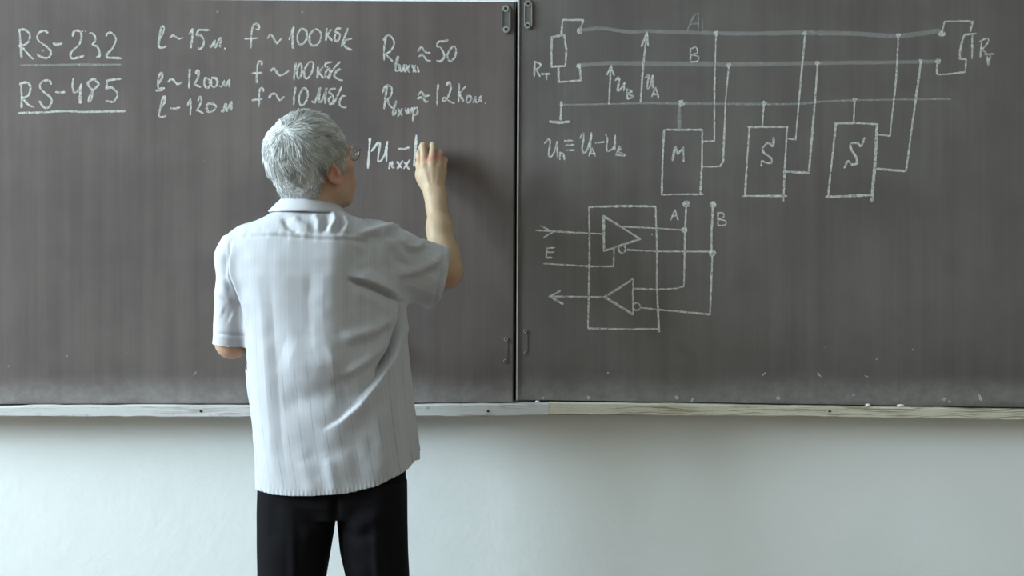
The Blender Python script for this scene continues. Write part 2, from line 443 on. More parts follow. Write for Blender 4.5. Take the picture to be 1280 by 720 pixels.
# the seam: dark slabs that colour in the gap's shade, and a worn light strip on the right leaf
b = MB(); b.add(*slab([(644.6, 0), (646.9, 0), (644.8, 501), (642.7, 501)], 0.024, 0.03)); obj('gap_shade_slab', b.mesh('gap_shade_slab', root=RR), M_GAP, BR)
b = MB(); b.add(*slab([(647.3, -4), (649.3, -4), (646.8, 500.5), (645.2, 500.5)], -0.004, -0.0002))
obj('edge_strip', b.mesh('edge_strip', root=RR), M_EDGE, BR, label='worn pale edge strip')
b = MB(); b.add(*slab([(642.4, 3), (644.3, 3), (642.3, 501.5), (640.6, 501.5)], -0.0012, 0.0))
obj('edge_strip', b.mesh('edge_strip', root=RL), M_GAP, BL, label='dark strip standing for the shaded gap')  # flat dark strip, widens the painted shade of the gap

def hinge(parent, root, c0, c1, wpx, mat, label, screws, painted=False):
    (xa, ya), (xb, yb) = c0, c1
    b = MB(); P0 = W(xa, ya); P1 = W(xb, yb); w = wpx/2*5/F_PX; n = 8
    pts = []
    for s, P in ((1, P0), (-1, P1)):
        for k in range(n+1):
            q = math.pi*k/n
            pts.append((P[0]+s*w*math.cos(q), P[2]+s*w*math.sin(q)))
    m = len(pts); V = [(x, -0.0012 if painted else -0.0035, z) for x, z in pts]+[(x, 0.0, z) for x, z in pts]
    b.add(V, [list(range(m)), [m+k for k in range(m)][::-1]]+[[k, m+k, m+(k+1) % m, (k+1) % m] for k in range(m)])
    h = obj('hinge_plate', b.mesh('hinge_plate', root=root), mat, parent, label=label)
    b = MB()
    for sgn in (-1, 1):
        b.box(P0[0]+sgn*w-0.0012, P0[0]+sgn*w+0.0012, -0.006, -0.0034, P1[2], P0[2])
    if not painted: obj('rolled_edge', b.mesh('rolled_edge', root=root), M_STEEL, h)
    dy = 0.0035 if painted else 0.0
    for sx, sy, r in screws:
        p = W(sx, sy); b = MB(); b.disc(p, r, -0.0065+dy, -0.003+dy)
        s = obj('screw', b.mesh('screw', root=root), M_STEEL, h)
        b = MB(); b.disc(p, r*0.5, -0.0072+dy, -0.0064+dy)
        s2 = obj('screw_recess', b.mesh('screw_recess', root=root), M_NAIL, h)
hinge(BL, RL, (632.5, 11), (632.5, 38), 10, M_HINGE, 'worn steel hinge plate at the top', [(632, 11, .0095), (632.5, 37, .0095)])
hinge(BR, RR, (660, 4), (659.5, 33), 9, M_HINGE, 'worn steel hinge plate at the top', [(660, 5, .0085), (659.5, 32, .0085)])
hinge(BL, RL, (632.3, 424), (631.5, 451), 6, M_BOARD_L, 'hinge plate painted over, near the ledge', [(632.3, 424, .006), (631.3, 451, .005)], True)
hinge(BR, RR, (656.5, 414), (656.5, 441), 6, M_BOARD_R, 'hinge plate painted over, near the ledge', [(656.5, 414, .005), (656.5, 441, .004)], True)

# ------------------------------------------------------------------ chalk writing
rng = np.random.default_rng(7)
def resample(P, smooth):
    P = np.array(P, float)
    if len(P) == 1: return P
    if smooth and len(P) > 2:
        E = np.concatenate([[2*P[0]-P[1]], P, [2*P[-1]-P[-2]]]); out = []
        for i in range(1, len(E)-2):
            p0, p1, p2, p3 = E[i-1:i+3]
            for t in np.linspace(0, 1, 8, endpoint=False):
                out.append(0.5*((2*p1)+(p2-p0)*t+(2*p0-5*p1+4*p2-p3)*t*t+(3*p1-p0-3*p2+p3)*t**3))
        P = np.array(out+[P[-1]])
    d = np.concatenate([[0], np.cumsum(np.linalg.norm(np.diff(P, axis=0), axis=1))])
    n = max(2, int(d[-1]/1.3)+1); s = np.linspace(0, d[-1], n)
    s = np.unique(np.concatenate([s, d])) if not smooth else s
    return np.stack([np.interp(s, d, P[:, 0]), np.interp(s, d, P[:, 1])], 1)
LAYER = [0]
def chalk(name, parent, root, strokes, frame=(0, 0, 1.0), mat=None, width=2.7, label=None):
    """strokes: point lists (closed curve freehand), ('l', pts[, width]) straight runs, ('d', (x,y), r_px) filled dots; all read in `frame`"""
    ox, oy, k = frame; V = []; F = []
    for st in strokes:
        kind, w = 's', width
        if isinstance(st, tuple):
            kind = st[0]
            if kind == 'd':
                (x, y), r = st[1], st[2]; c = np.array([ox+x/k, oy+y/k]); n = 16; LAYER[0] += 1
                yy = -0.0004-(LAYER[0] % 60)*4e-6; b0 = len(V); V.append(W(*c)+np.array([0, yy, 0]))
                for q in range(n):
                    rr = r*(1+0.18*rng.standard_normal()*0.7)
                    V.append(W(c[0]+rr*math.cos(2*math.pi*q/n), c[1]+rr*math.sin(2*math.pi*q/n))+np.array([0, yy, 0]))
                F += [[b0, b0+1+q, b0+1+(q+1) % n] for q in range(n)]
                continue
            if len(st) > 2: w = st[2]
            st = st[1]
        P = np.array(st, float)/k+np.array([ox, oy])
        P = resample(P, kind == 's')
        T = np.gradient(P, axis=0) if len(P) > 1 else np.array([[1, 0]]); T /= np.linalg.norm(T, axis=1, keepdims=True)+1e-9
        N = np.stack([-T[:, 1], T[:, 0]], 1)
        P = P+rng.standard_normal((len(P), 1))*0.12*N
        ww = w/2*(1+0.13*rng.standard_normal(len(P)))*(1+0.15*np.sin(np.linspace(0, rng.uniform(2, 9), len(P))+rng.uniform(0, 6)))
        ww[0] *= 0.6; ww[-1] *= 0.55
        P[0] -= T[0]*w*0.3; P[-1] += T[-1]*w*0.3
        LAYER[0] += 1; yy = np.array([0, -0.0004-(LAYER[0] % 60)*4e-6, 0]); b0 = len(V)
        for p, nn, h in zip(P, N, ww):
            V.append(W(*(p+nn*h))+yy); V.append(W(*(p-nn*h))+yy)
        F += [[b0+2*i, b0+2*i+1, b0+2*i+3, b0+2*i+2] for i in range(len(P)-1)]
    return obj(name, make_mesh(name, shift(V, root), F, False), mat or M_CHALK, parent, label=label)

g1 = (10, 25, 5.7625); g2 = (185, 25, 5.7583); g3 = (300, 20, 6.0); g4 = (465, 40, 6.0); g5 = (450, 160, 8.0)
def note(strokes, fr, label, w=2.6, mat=None): return chalk('chalk_lettering', BL, RL, strokes, fr, mat, w, label)
note([[(82, 72), (90, 170), (97, 270)], [(75, 72), (110, 68), (145, 85), (158, 120), (140, 165), (100, 185), (78, 187)], [(95, 187), (135, 235), (180, 280)],
      [(288, 92), (262, 78), (228, 88), (210, 120), (225, 155), (270, 185), (305, 220), (305, 255), (275, 275), (235, 265), (212, 247)],
      ('l', [(328, 170), (350, 177), (387, 170)], 3.4),
      [(465, 115), (475, 85), (490, 75), (520, 85), (530, 120), (510, 180), (465, 220), (450, 250), (458, 275), (485, 275), (545, 260)], [(522, 92), (540, 80)],
      ('d', (560, 82), .9), [(590, 95), (605, 95), (628, 120), (628, 150), (608, 180), (640, 190), (658, 225), (658, 262), (640, 268)],
      [(707, 115), (718, 95), (745, 92), (772, 120), (775, 155), (750, 205), (715, 245), (712, 268), (750, 272), (818, 276)]], g1, 'chalk words RS-232')
chalk('chalk_underline', BL, RL, [[(90, 325), (300, 325), (500, 322), (812, 322)]], g1, M_CHALK_SOFT, 2.6, 'chalk line under RS-232')
note([[(92, 460), (98, 540), (98, 630)], [(85, 465), (120, 450), (155, 465), (162, 500), (145, 545), (105, 560)], [(105, 560), (140, 605), (185, 627)],
      [(310, 462), (303, 440), (270, 435), (235, 455), (232, 490), (265, 525), (305, 555), (315, 590), (295, 625), (262, 632), (228, 585)],
      [(345, 518), (375, 523), (408, 518)], [(468, 425), (465, 470), (470, 510), (485, 520), (520, 490), (528, 465)], ('l', [(528, 462), (520, 530), (520, 598)], 3.2),
      [(632, 430), (605, 430), (575, 455), (590, 485), (608, 510), (605, 555), (588, 590), (582, 575), (595, 535), (620, 500), (655, 462), (632, 440)],
      [(812, 425), (755, 430), (715, 435)], ('l', [(715, 435), (708, 495)]), [(708, 495), (745, 485), (782, 520), (785, 555), (755, 590), (708, 582)]], g1, 'chalk words RS-485')
chalk('chalk_underline', BL, RL, [[(78, 670), (250, 665), (400, 657), (560, 662), (845, 655)]], g1, M_CHALK, 2.5, 'chalk line under RS-485')
note([[(80, 150), (105, 100), (115, 60), (105, 42), (92, 65), (82, 130), (78, 185), (95, 200), (130, 190)], [(158, 128), (180, 110), (205, 125), (225, 135), (250, 128)],
      [(298, 100), (322, 65)], [(322, 65), (318, 130), (308, 200)], [(440, 72), (400, 72), (365, 70)], ('l', [(365, 70), (348, 110)]), [(348, 110), (385, 115), (402, 150), (395, 190), (372, 210), (362, 200)],
      [(445, 185), (455, 195), (480, 145), (478, 185), (490, 190), (522, 125), (518, 195)], ('d', (555, 205), 1.2)], g2, 'chalk note of length 15 metres', 2.5)
note([[(68, 470), (100, 420), (103, 385), (90, 382), (72, 430), (75, 490), (100, 490), (118, 492)], [(58, 508), (85, 508), (115, 495)], [(145, 445), (170, 425), (190, 440), (212, 462), (245, 448)],
      [(300, 355), (297, 430), (295, 490)], [(345, 385), (355, 360), (365, 375), (358, 420), (330, 470), (340, 465), (378, 485)],
      [(410, 415), (405, 460), (425, 490), (445, 470), (440, 430), (415, 415)], [(455, 430), (460, 475), (485, 480), (500, 450), (490, 420), (460, 415)],
      [(515, 475), (530, 480), (550, 435), (548, 470), (560, 475), (585, 430), (585, 482)]], g2, 'chalk note of length 1200 metres', 2.5)
note([[(85, 640), (115, 600), (125, 560), (115, 552), (98, 590), (85, 650), (82, 690), (100, 700), (128, 688)], [(165, 635), (195, 637), (228, 630)],
      [(285, 615), (305, 570)], [(305, 570), (308, 620), (305, 685)], [(362, 580), (375, 550), (385, 565), (375, 610), (348, 655), (360, 650), (395, 672)],
      [(425, 610), (425, 650), (450, 665), (485, 640), (485, 615), (455, 600), (430, 605)], [(530, 655), (540, 660), (562, 600), (562, 650), (572, 650), (600, 588), (600, 648)]], g2, 'chalk note of length 120 metres', 2.5)
note([[(118, 100), (140, 98), (140, 70), (115, 58), (95, 80), (88, 130), (85, 180), (80, 238)], [(38, 172), (80, 170), (130, 168)], [(207, 165), (230, 137), (252, 165), (275, 203), (310, 170)],
      [(370, 175), (405, 80)], [(405, 80), (395, 160), (397, 240)], [(450, 100), (430, 150), (440, 205), (470, 210), (500, 170), (498, 115), (470, 97), (448, 102)],
      [(555, 102), (525, 140), (522, 195), (545, 222), (585, 210), (608, 165), (600, 115), (570, 100), (552, 105)], [(652, 95), (648, 140), (645, 185)], ('l', [(685, 105), (652, 140), (690, 185)]),
      [(755, 93), (725, 97), (712, 118), (730, 125), (750, 140), (745, 170), (725, 190), (708, 170), (716, 138)], [(808, 95), (785, 160), (762, 228)],
      [(838, 170), (800, 180), (780, 210), (800, 240), (838, 255)]], g3, 'chalk note of 100 kilobits, top line', 2.5)
note([[(165, 365), (160, 340), (140, 345), (130, 380), (125, 430), (125, 500)], [(88, 430), (165, 425)], [(232, 410), (255, 392), (280, 430), (300, 445), (330, 435), (368, 410)],
      [(420, 350), (410, 410), (405, 478)], [(450, 350), (430, 400), (430, 450), (445, 470), (462, 430), (462, 370), (448, 350)],
      [(520, 345), (490, 390), (480, 440), (500, 470), (530, 440), (550, 380), (545, 345), (520, 345)], [(585, 385), (582, 430), (580, 465)], ('l', [(620, 385), (590, 425), (625, 465)]),
      [(688, 346), (650, 352), (638, 375), (662, 388), (676, 415), (665, 452), (645, 460), (640, 430), (655, 402)], [(750, 345), (700, 400), (665, 470)], [(752, 400), (722, 415), (708, 450), (735, 475), (768, 483)]], g3, 'chalk note of 100 kilobits, middle line', 2.5)
note([[(175, 565), (172, 540), (152, 545), (145, 590), (142, 680)], [(92, 632), (165, 622)], [(217, 615), (235, 585), (265, 585), (285, 615), (300, 632), (330, 605)],
      [(418, 535), (408, 590), (402, 660)], [(470, 545), (448, 590), (445, 645), (465, 672), (495, 640), (510, 590), (495, 545), (470, 543)],
      [(540, 640), (560, 650), (585, 590), (600, 535), (595, 590), (595, 640), (610, 640), (640, 580), (650, 535), (640, 600), (640, 655)],
      [(715, 545), (680, 550), (668, 575), (690, 588), (702, 620), (690, 655), (670, 655), (665, 625), (682, 605)], [(762, 530), (735, 590), (700, 660)], [(790, 600), (765, 605), (745, 650), (760, 680), (795, 685)]], g3, 'chalk note of 10 megabits', 2.5)
note([[(105, 40), (90, 130), (92, 210)], [(85, 60), (110, 30), (140, 30), (165, 70), (160, 110), (130, 150), (100, 165)], [(100, 165), (130, 195), (155, 222)],
      [(175, 280), (195, 200), (200, 185), (190, 190), (178, 250), (180, 290), (205, 285), (205, 250), (190, 240)], [(210, 250), (212, 290), (230, 290), (235, 255)], ('l', [(240, 245), (245, 295)]),
      ('l', [(255, 245), (280, 300)]), ('l', [(285, 245), (250, 300)]), ('l', [(300, 250), (330, 300)]), ('l', [(325, 250), (310, 300)]), ('l', [(340, 260), (350, 300)]),
      [(345, 145), (370, 112), (400, 150), (435, 158)], [(350, 185), (380, 170), (410, 210), (440, 215)], [(570, 62), (530, 70), (500, 72), (485, 105), (515, 120), (540, 165), (535, 200), (510, 220), (488, 215)],
      [(600, 112), (570, 160), (568, 200), (590, 220), (620, 190), (632, 140), (620, 110), (600, 108)]], g4, 'chalk note of output resistance 50', 2.4)
note([[(115, 410), (100, 490), (92, 575)], [(80, 455), (95, 415), (120, 398), (150, 430), (140, 480), (115, 505)], [(115, 505), (130, 545), (155, 570)],
      [(155, 620), (175, 550), (185, 515), (170, 545), (155, 600), (160, 628), (180, 600), (165, 575)], ('l', [(195, 575), (225, 630)]), ('l', [(225, 575), (195, 632)]),
      [(250, 570), (258, 610), (265, 612), (272, 575)], [(272, 575), (276, 610), (290, 605), (300, 570)], [(315, 565), (308, 620), (308, 675)], [(315, 575), (340, 570), (340, 610), (312, 625)],
      [(345, 475), (370, 448), (395, 480), (430, 475)], [(342, 500), (375, 490), (400, 522), (418, 520)], [(497, 392), (490, 470), (488, 548)],
      [(560, 400), (575, 375), (590, 400), (585, 450), (555, 510), (530, 515), (540, 490), (580, 520), (615, 535)], [(655, 388), (650, 460), (650, 525)], ('l', [(705, 405), (655, 460), (685, 520)]),
      [(715, 480), (708, 515), (725, 530), (745, 505), (735, 480), (715, 480)], [(755, 530), (775, 500), (775, 480), (780, 525), (795, 525), (815, 480), (815, 520)], ('d', (852, 535), .9)], g4, 'chalk note of input resistance 12 kilohm', 2.4)
note([('l', [(100, 105), (90, 250), (80, 400)], 2.8), [(115, 232), (150, 185), (180, 148), (200, 165), (185, 260), (180, 330), (215, 320), (250, 250), (275, 135)], [(275, 135), (265, 240), (265, 335)],
      [(300, 345), (290, 405)], [(296, 372), (325, 337), (322, 370), (322, 395), (340, 395)], ('l', [(372, 340), (415, 400)]), ('l', [(425, 330), (375, 405)]), ('l', [(445, 345), (490, 410)]), ('l', [(495, 320), (440, 405)]),
      [(390, 207), (440, 208), (492, 195)], ('l', [(563, 75), (553, 230), (540, 380)], 2.8)], g5, 'chalk formula being written beside the hand', 2.4, M_CHALK_BOLD)
for st_ in ([('l', [(242, 469), (245, 465)], 2.2), ('d', (11, 458), 1.4), ('d', (84, 445), 1.2), ('l', [(177, 494), (180, 499)], 1.6), ('d', (272, 15), 1.6), ('d', (158, 440), .8), ('d', (378, 15), 1.8)]):
    chalk('chalk_smudge', BL, RL, [st_], (0, 0, 1), M_CHALK_SOFT, 1.5)

# right leaf: the bus diagram and the transceiver
h6 = (655, 10, 4.8); h7 = (600, 0, 3.5556); h7b = (670, 150, 8.0); h8 = (1120, 10, 6.0); ha = (660, 120, 4.2667); hb = (900, 100, 4.0); hc = (660, 240, 4.0); P0 = (0, 0, 1.0)
def draw(name, strokes, fr, label=None, w=2.3, mat=None, parent=None): return chalk(name, parent or BR, RR, strokes, fr, mat, w, label)
draw('chalk_bus_line', [[(728, 37.5), (747, 35.5), (760, 36), (775, 38.5), (792, 40), (809, 39), (855, 40.5), (940, 42), (1006, 41), (1073, 42.5), (1123, 45), (1174, 38.5)]], P0, 'faint broad chalk line, upper bus line', 5.2, M_CHALK_FAINT)
draw('chalk_bus_line', [[(727, 81.5), (749, 79.8), (765, 79), (860, 80), (940, 80.3), (1020, 79), (1099, 78), (1171, 77)]], P0, 'faint broad chalk line, middle bus line', 5.4, M_CHALK_FAINT)
draw('chalk_bus_line', [[(702, 131), (751, 130.4), (801, 129), (850, 129.5), (940, 130), (993, 130), (1028, 127), (1067, 125.4), (1188, 123.5)]], P0, 'thin chalk line, lowest bus line', 2.6, M_CHALK_SOFT)
draw('chalk_ground_sign', [('l', [(225, 560), (220, 675)], 3), ('l', [(155, 680), (215, 688), (270, 682)], 3.4)], h6, mat=M_CHALK)
r = draw('chalk_resistor', [('l', [(225, 160), (228, 110), (232, 70), (290, 72), (355, 72), (350, 95), (335, 125)]), ('l', [(165, 175), (240, 160), (255, 250), (248, 348), (165, 352), (165, 260), (168, 175)], 2.6),
      ('l', [(207, 350), (208, 445), (280, 438), (343, 435), (332, 350)]), ('d', (332, 138), 3.6), ('d', (328, 348), 3.2)], h6, 'chalk resistor left of the bus lines', 2.4)
draw('chalk_letter', [[(65, 325), (62, 410)], [(60, 320), (95, 335), (98, 350), (70, 370)], [(72, 370), (95, 410)], ('l', [(105, 395), (158, 395)]), ('l', [(135, 395), (135, 430)])], h6, None, 2.2, parent=r)
r = draw('chalk_resistor', [('d', (345, 195), 4.2), ('l', [(350, 165), (365, 100), (470, 97), (560, 98)], 1.7), ('l', [(575, 98), (557, 175)], 2.6), ('l', [(600, 192), (515, 200), (490, 270), (480, 330), (478, 380), (525, 385)], 2.4), ('l', [(572, 195), (570, 380)], 2.2),
      ('l', [(525, 385), (520, 480), (400, 495), (305, 500), (308, 420)], 2.3), ('d', (315, 400), 3.4)], h8, 'chalk resistor right of the bus lines', 2.2)
draw('chalk_letter', [('l', [(642, 250), (632, 370)]), [(625, 250), (660, 235), (692, 230), (685, 265), (645, 310)], ('l', [(645, 310), (690, 355)]), ('l', [(665, 350), (735, 345)]), ('l', [(710, 350), (692, 430), (685, 365)])], h8, None, 2, parent=r)
a = draw('chalk_arrow', [[(510, 575), (515, 470), (522, 345)], ('l', [(500, 400), (522, 345), (540, 405)])], h6, 'shorter chalk arrow marked with voltage B', 2.2)
draw('chalk_letter', [[(548, 435), (572, 415), (565, 470), (560, 498), (585, 480), (605, 445)], [(605, 445), (598, 495)], [(618, 485), (620, 545)], [(618, 487), (650, 500), (625, 515), (655, 530), (622, 547)]], h6, None, 2.1, parent=a)
a = draw('chalk_arrow', [[(700, 562), (715, 350), (738, 145)], ('l', [(705, 230), (738, 145), (745, 225)])], h6, 'longer chalk arrow marked with voltage A', 2.3)
draw('chalk_letter', [[(728, 420), (752, 400), (742, 450), (740, 485), (755, 470), (772, 402)], [(772, 402), (772, 480)], ('l', [(765, 535), (790, 475), (808, 540)]), ('l', [(772, 518), (805, 518)])], h6, None, 2.1, parent=a)
draw('chalk_letter', [[(922, 135), (950, 72), (970, 60)], [(970, 60), (971, 132)], ('l', [(935, 108), (970, 104)]), ('l', [(988, 85), (988, 130)])], h7, 'faint chalk letter A on the upper line', 1.9, M_CHALK_SOFT)
draw('chalk_letter', [[(935, 215), (935, 275)], [(932, 220), (960, 210), (965, 235), (940, 243), (970, 250), (965, 272), (935, 275)]], h7, 'chalk letter B above the middle line', 2.0, M_CHALK)
for x, y, rr in ((895, 41.5, 3.2), (1006, 41.5, 3), (1123, 44, 2.8), (911, 81.5, 3), (1021.5, 79, 3.2), (1151, 77, 2.8), (851.5, 129.5, 4.4), (955, 129.5, 3.2), (1068, 124.5, 2.6)):
    draw('chalk_node', [('d', (x, y), rr)], P0)
def module(outline, letter, drop, wires, fr, label, w=2.4):
    o = draw('chalk_module_box', outline, fr, label, w)
    draw('chalk_letter', letter, fr, None, 2.6, parent=o); draw('chalk_drop_line', drop, fr, None, 2.4, M_CHALK if len(drop[0]) < 3 or drop[0][2] < 4 else M_CHALK_SOFT, o)
    draw('chalk_drop_line', [wires[0]], P0, None, 2.1, parent=o); draw('chalk_drop_line', [wires[1]], P0, None, 2.1, parent=o)
module([('l', [(725, 180), (930, 180)], 2.5), ('l', [(930, 180), (928, 350), (920, 525)]), ('l', [(725, 180), (718, 350), (713, 525)]), ('l', [(713, 527), (830, 524), (935, 525)], 1.9)],
       [('l', [(770, 345), (785, 270), (800, 310), (828, 275), (830, 350)])], [('l', [(808, 50), (806, 178)], 4.6)],
       [('l', [(895, 43), (893, 110), (893, 176), (878, 177)]), ('l', [(911, 83), (907, 125), (904, 202), (900, 208), (878, 208.6)])], ha, 'chalk box marked M')
module([('l', [(140, 235), (338, 235)]), ('l', [(148, 235), (135, 400), (125, 580)]), ('l', [(115, 580), (333, 580)], 2.3), ('l', [(335, 235), (325, 420), (317, 605)])],
       [[(268, 288), (265, 330), (240, 315), (215, 340), (220, 365), (255, 390), (255, 415), (225, 412), (208, 405), (207, 430)]], [('l', [(218, 122), (212, 235)], 2.4)],
       [('l', [(1006.5, 42), (1001, 100), (994.5, 174.5), (984, 173)]), ('l', [(1022, 80), (1018.5, 130), (1011, 216), (979.5, 214.5)], 2.4)], hb, 'chalk box marked S, in the middle')
module([('l', [(570, 217), (680, 215), (790, 222)]), ('l', [(580, 217), (560, 400), (540, 585)]), ('l', [(530, 585), (640, 580), (748, 575)], 3), ('l', [(785, 222), (775, 420), (758, 605)], 3.4)],
       [[(722, 290), (705, 330), (685, 315), (655, 320), (655, 345), (680, 385), (685, 415), (660, 422), (640, 405), (622, 438)]], [('l', [(673, 95), (668, 217)], 2.4)],
       [('l', [(1123, 45), (1120, 100), (1112.5, 170), (1096, 168)]), ('l', [(1151, 77), (1148, 100), (1132.5, 214), (1094.5, 211)], 2.5)], hb, 'chalk box marked S, at the right')
draw('chalk_lettering', [[(85, 235), (110, 205), (135, 190), (140, 230), (130, 320), (130, 365), (155, 365), (185, 310), (212, 215)], [(212, 215), (215, 380)], ('l', [(240, 320), (238, 395)]), [(240, 340), (265, 330), (275, 345), (285, 395)],
      ('l', [(285, 208), (365, 205)]), ('l', [(300, 250), (380, 248)]), ('l', [(308, 302), (385, 302)]), [(438, 185), (455, 150), (475, 130), (475, 200), (460, 280), (470, 320), (495, 320), (530, 250), (555, 130)], [(555, 130), (540, 290)],
      ('l', [(530, 360), (558, 275), (592, 362)]), ('l', [(540, 335), (590, 335)]), ('l', [(595, 230), (680, 220)]), [(695, 145), (715, 190), (705, 270), (712, 312), (740, 305), (780, 270), (792, 150)], [(792, 150), (790, 290)],
      ('l', [(835, 260), (800, 350), (885, 360), (890, 345), (815, 315), (845, 295), (835, 260)], 1.9)], h7b, 'chalk voltage formula under the ground sign', 2.1)
tr = draw('chalk_transceiver_box', [('l', [(305, 75), (470, 70), (638, 72)], 2.5), ('l', [(638, 72), (645, 300), (645, 480), (655, 700)], 2.4), ('l', [(300, 682), (450, 685), (655, 685)], 2.1), ('l', [(305, 75), (308, 300), (300, 682)])], hc, 'large chalk box round two triangles')
draw('chalk_triangle', [('l', [(378, 120), (562, 235), (380, 295)]), ('l', [(378, 120), (380, 295)], 3.4)], hc, None, 2.5, parent=tr)
draw('chalk_triangle', [('l', [(525, 435), (385, 525), (525, 612)], 2.7), ('l', [(525, 435), (525, 612)])], hc, None, 2.3, parent=tr)
def ring(cx, cy, r): return [(cx+r*math.cos(q), cy+r*1.05*math.sin(q)) for q in np.linspace(0, 2*math.pi, 14)]
draw('chalk_inverter_ring', [ring(470, 285, 18)], hc, None, 2, parent=tr); draw('chalk_inverter_ring', [ring(543, 573, 18)], hc, None, 2, parent=tr)
draw('chalk_signal_line', [[(38, 192), (250, 203), (375, 210)], ('l', [(65, 170), (125, 200), (78, 228)])], hc, None, 2, parent=tr)
draw('chalk_signal_line', [('l', [(385, 525), (105, 522)]), ('l', [(160, 495), (108, 522), (175, 560)], 2.6)], hc, None, 2.2, parent=tr)
draw('chalk_signal_line', [('l', [(78, 358), (200, 365), (300, 372), (428, 372), (430, 280)])], hc, None, 2, parent=tr)
draw('chalk_signal_line', [('l', [(470, 172), (620, 180), (780, 190)]), ('l', [(525, 482), (640, 488), (740, 482), (780, 472), (785, 190)]), ('l', [(792, 60), (785, 190)], 2.6), ('d', (783, 190), 4), ('d', (790, 60), 4.4)], hc, None, 2, parent=tr)
draw('chalk_signal_line', [('l', [(488, 288), (640, 297), (920, 298)]), ('l', [(565, 578), (650, 588), (760, 598), (910, 612), (912, 560), (922, 310)]), ('l', [(925, 62), (918, 200), (917, 300)], 2.3), ('d', (922, 305), 4.6), ('d', (925, 62), 4)], hc, None, 2.1, parent=tr)
draw('chalk_letter', [('l', [(95, 280), (90, 328), (120, 328)]), ('l', [(95, 280), (135, 278)]), ('l', [(92, 302), (130, 300)])], hc, None, 2, parent=tr)
draw('chalk_letter', [('l', [(715, 140), (735, 88), (750, 140)]), ('l', [(720, 120), (748, 118)])], hc, None, 1.9, parent=tr)
draw('chalk_letter', [('l', [(950, 105), (950, 165)]), [(948, 105), (975, 105), (978, 125), (955, 135), (988, 145), (985, 165), (950, 168)]], hc, None, 1.9, parent=tr)
for st_ in ([('d', (736, 497), 2.2), ('d', (679, 497), 1.6), ('d', (845.5, 496.5), 2.4), ('l', [(864, 502), (867, 498)], 3), ('d', (972.5, 497.5), 2.6), ('d', (1067, 494), 1.8), ('l', [(1022, 466), (1026, 471)], 1.8), ('d', (1180.5, 499), 2.2), ('d', (1187, 502), 1.5), ('l', [(1224, 493), (1226, 500)], 3),
      ('d', (815, 293), 1.0), ('d', (760, 466), 1.2), ('l', [(953, 469), (957, 466)], 1.8), ('l', [(1081, 470), (1085, 471)], 1.4)]):
    draw('chalk_smudge', [st_], P0, None, 1.5, M_CHALK)

# ------------------------------------------------------------------ chalk ledge, chalk bits
YF = -0.045
def ledge(top, bot, mat, label, nails):
    xs = np.unique(np.concatenate([np.linspace(top[0][0], top[-1][0], 60)]))
    zt = np.interp(xs, *zip(*top)); zb = np.interp(xs, *zip(*bot))
    jit = 0.5*noise(np.stack([xs, xs*0, xs*0], 1), 0.05, 3); jb = 0.6*noise(np.stack([xs, xs*0, xs*0], 1), 0.07, 5)
    root = W((xs[0]+xs[-1])/2, bot[0][1], YF); root[1] = 0.0
    V = []; F = []
    for x, t, bb in zip(xs, zt+jit, zb+jb):
        X = X_(x, YF); A = Z_(t, YF); B = Z_(bb, YF); c = 0.0025
        V += [(X, 0.05, A), (X, YF+c, A), (X, YF, A-c), (X, YF, B+c), (X, YF+c, B), (X, 0.05, B)]
    n = 6
    for i in range(len(xs)-1):
        for k in range(n): F.append([i*n+k, (i+1)*n+k, (i+1)*n+(k+1) % n, i*n+(k+1) % n])
    F += [list(range(n)), [(len(xs)-1)*n+k for k in range(n)][::-1]]
    e = empty('chalk_ledge', root, label, 'ledge')
    m = make_mesh('ledge_rail', shift(V, root), F, False); obj('ledge_rail', m, mat, e)
    for x, y in nails:
        p = W(x, y, YF); b = MB(); b.disc(p, 0.0035, YF-0.0015, YF+0.004); obj('nail_head', b.mesh('nail_head', root=root), M_NAIL, e)
    return e
ledge([(-130, 509.7), (0, 509), (24, 508.5), (32, 507.2), (150, 507), (310, 507), (590, 505.5), (686, 504)], [(-130, 520), (0, 520.5), (310, 521.5), (590, 520.5), (686, 519)], M_LEDGE_L,
      'pale grey painted wooden chalk ledge under the RS-232 board, behind the man', [(251, 514), (610, 514)])
ledge([(686.3, 503), (1345, 513)], [(686.3, 518.5), (960, 520.2), (1280, 525), (1345, 526)], M_LEDGE_R,
      'worn yellowish wooden chalk ledge under the wiring diagram board', [(1037, 514)])
def bit(px, py, lx, r, label):
    y = -0.022; p = W(px, py, y); zt = Z_(py, y)
    b = MB(); V = []; n = 10; rows = 5
    pts = [(p[0]-lx/2+lx*i/(rows-1), y+0.001*math.sin(i), zt+0.0) for i in range(rows)]
    b.tube([(0-lx/2+lx*i/(rows-1), 0.001*math.sin(i*2), 0) for i in range(rows)], [r*0.75, r, r*1.02, r*0.97, r*0.6], n)
    o = obj('chalk_piece', b.mesh('chalk_piece', True), M_CHALK_BODY); o.location = p
    o.rotation_euler = (0, 0, 0.2)
    o['label'] = label; o['category'] = 'chalk'; o['group'] = 'bits of white chalk on the ledge'
    return o
def ledge_top(px): return np.interp(px, [-60, 310, 590, 686, 687, 1345], [509.5, 507, 505.5, 504, 503, 513])
for px, lx, r_, lab in ((672, 0.011, 0.0032, 'tiny white chalk crumb on the ledge beside the board seam'),
                        (1085, 0.012, 0.0042, 'small white chalk stub on the worn ledge, nearer the seam of the right-hand pair'),
                        (1126, 0.019, 0.0042, 'longest white chalk stub lying on the worn wooden ledge')):
    o = bit(px, ledge_top(px), lx, r_, lab)
    o.location.z = Z_(ledge_top(px), YF)+r_*1.02

# ------------------------------------------------------------------ the man
YC = -0.45
ROOT = np.array([X_(417, YC), YC, 0.0])
MAN = empty('person', ROOT, 'grey-haired man in pale striped shirt and black trousers, back turned, writing at the chalkboard', 'person')

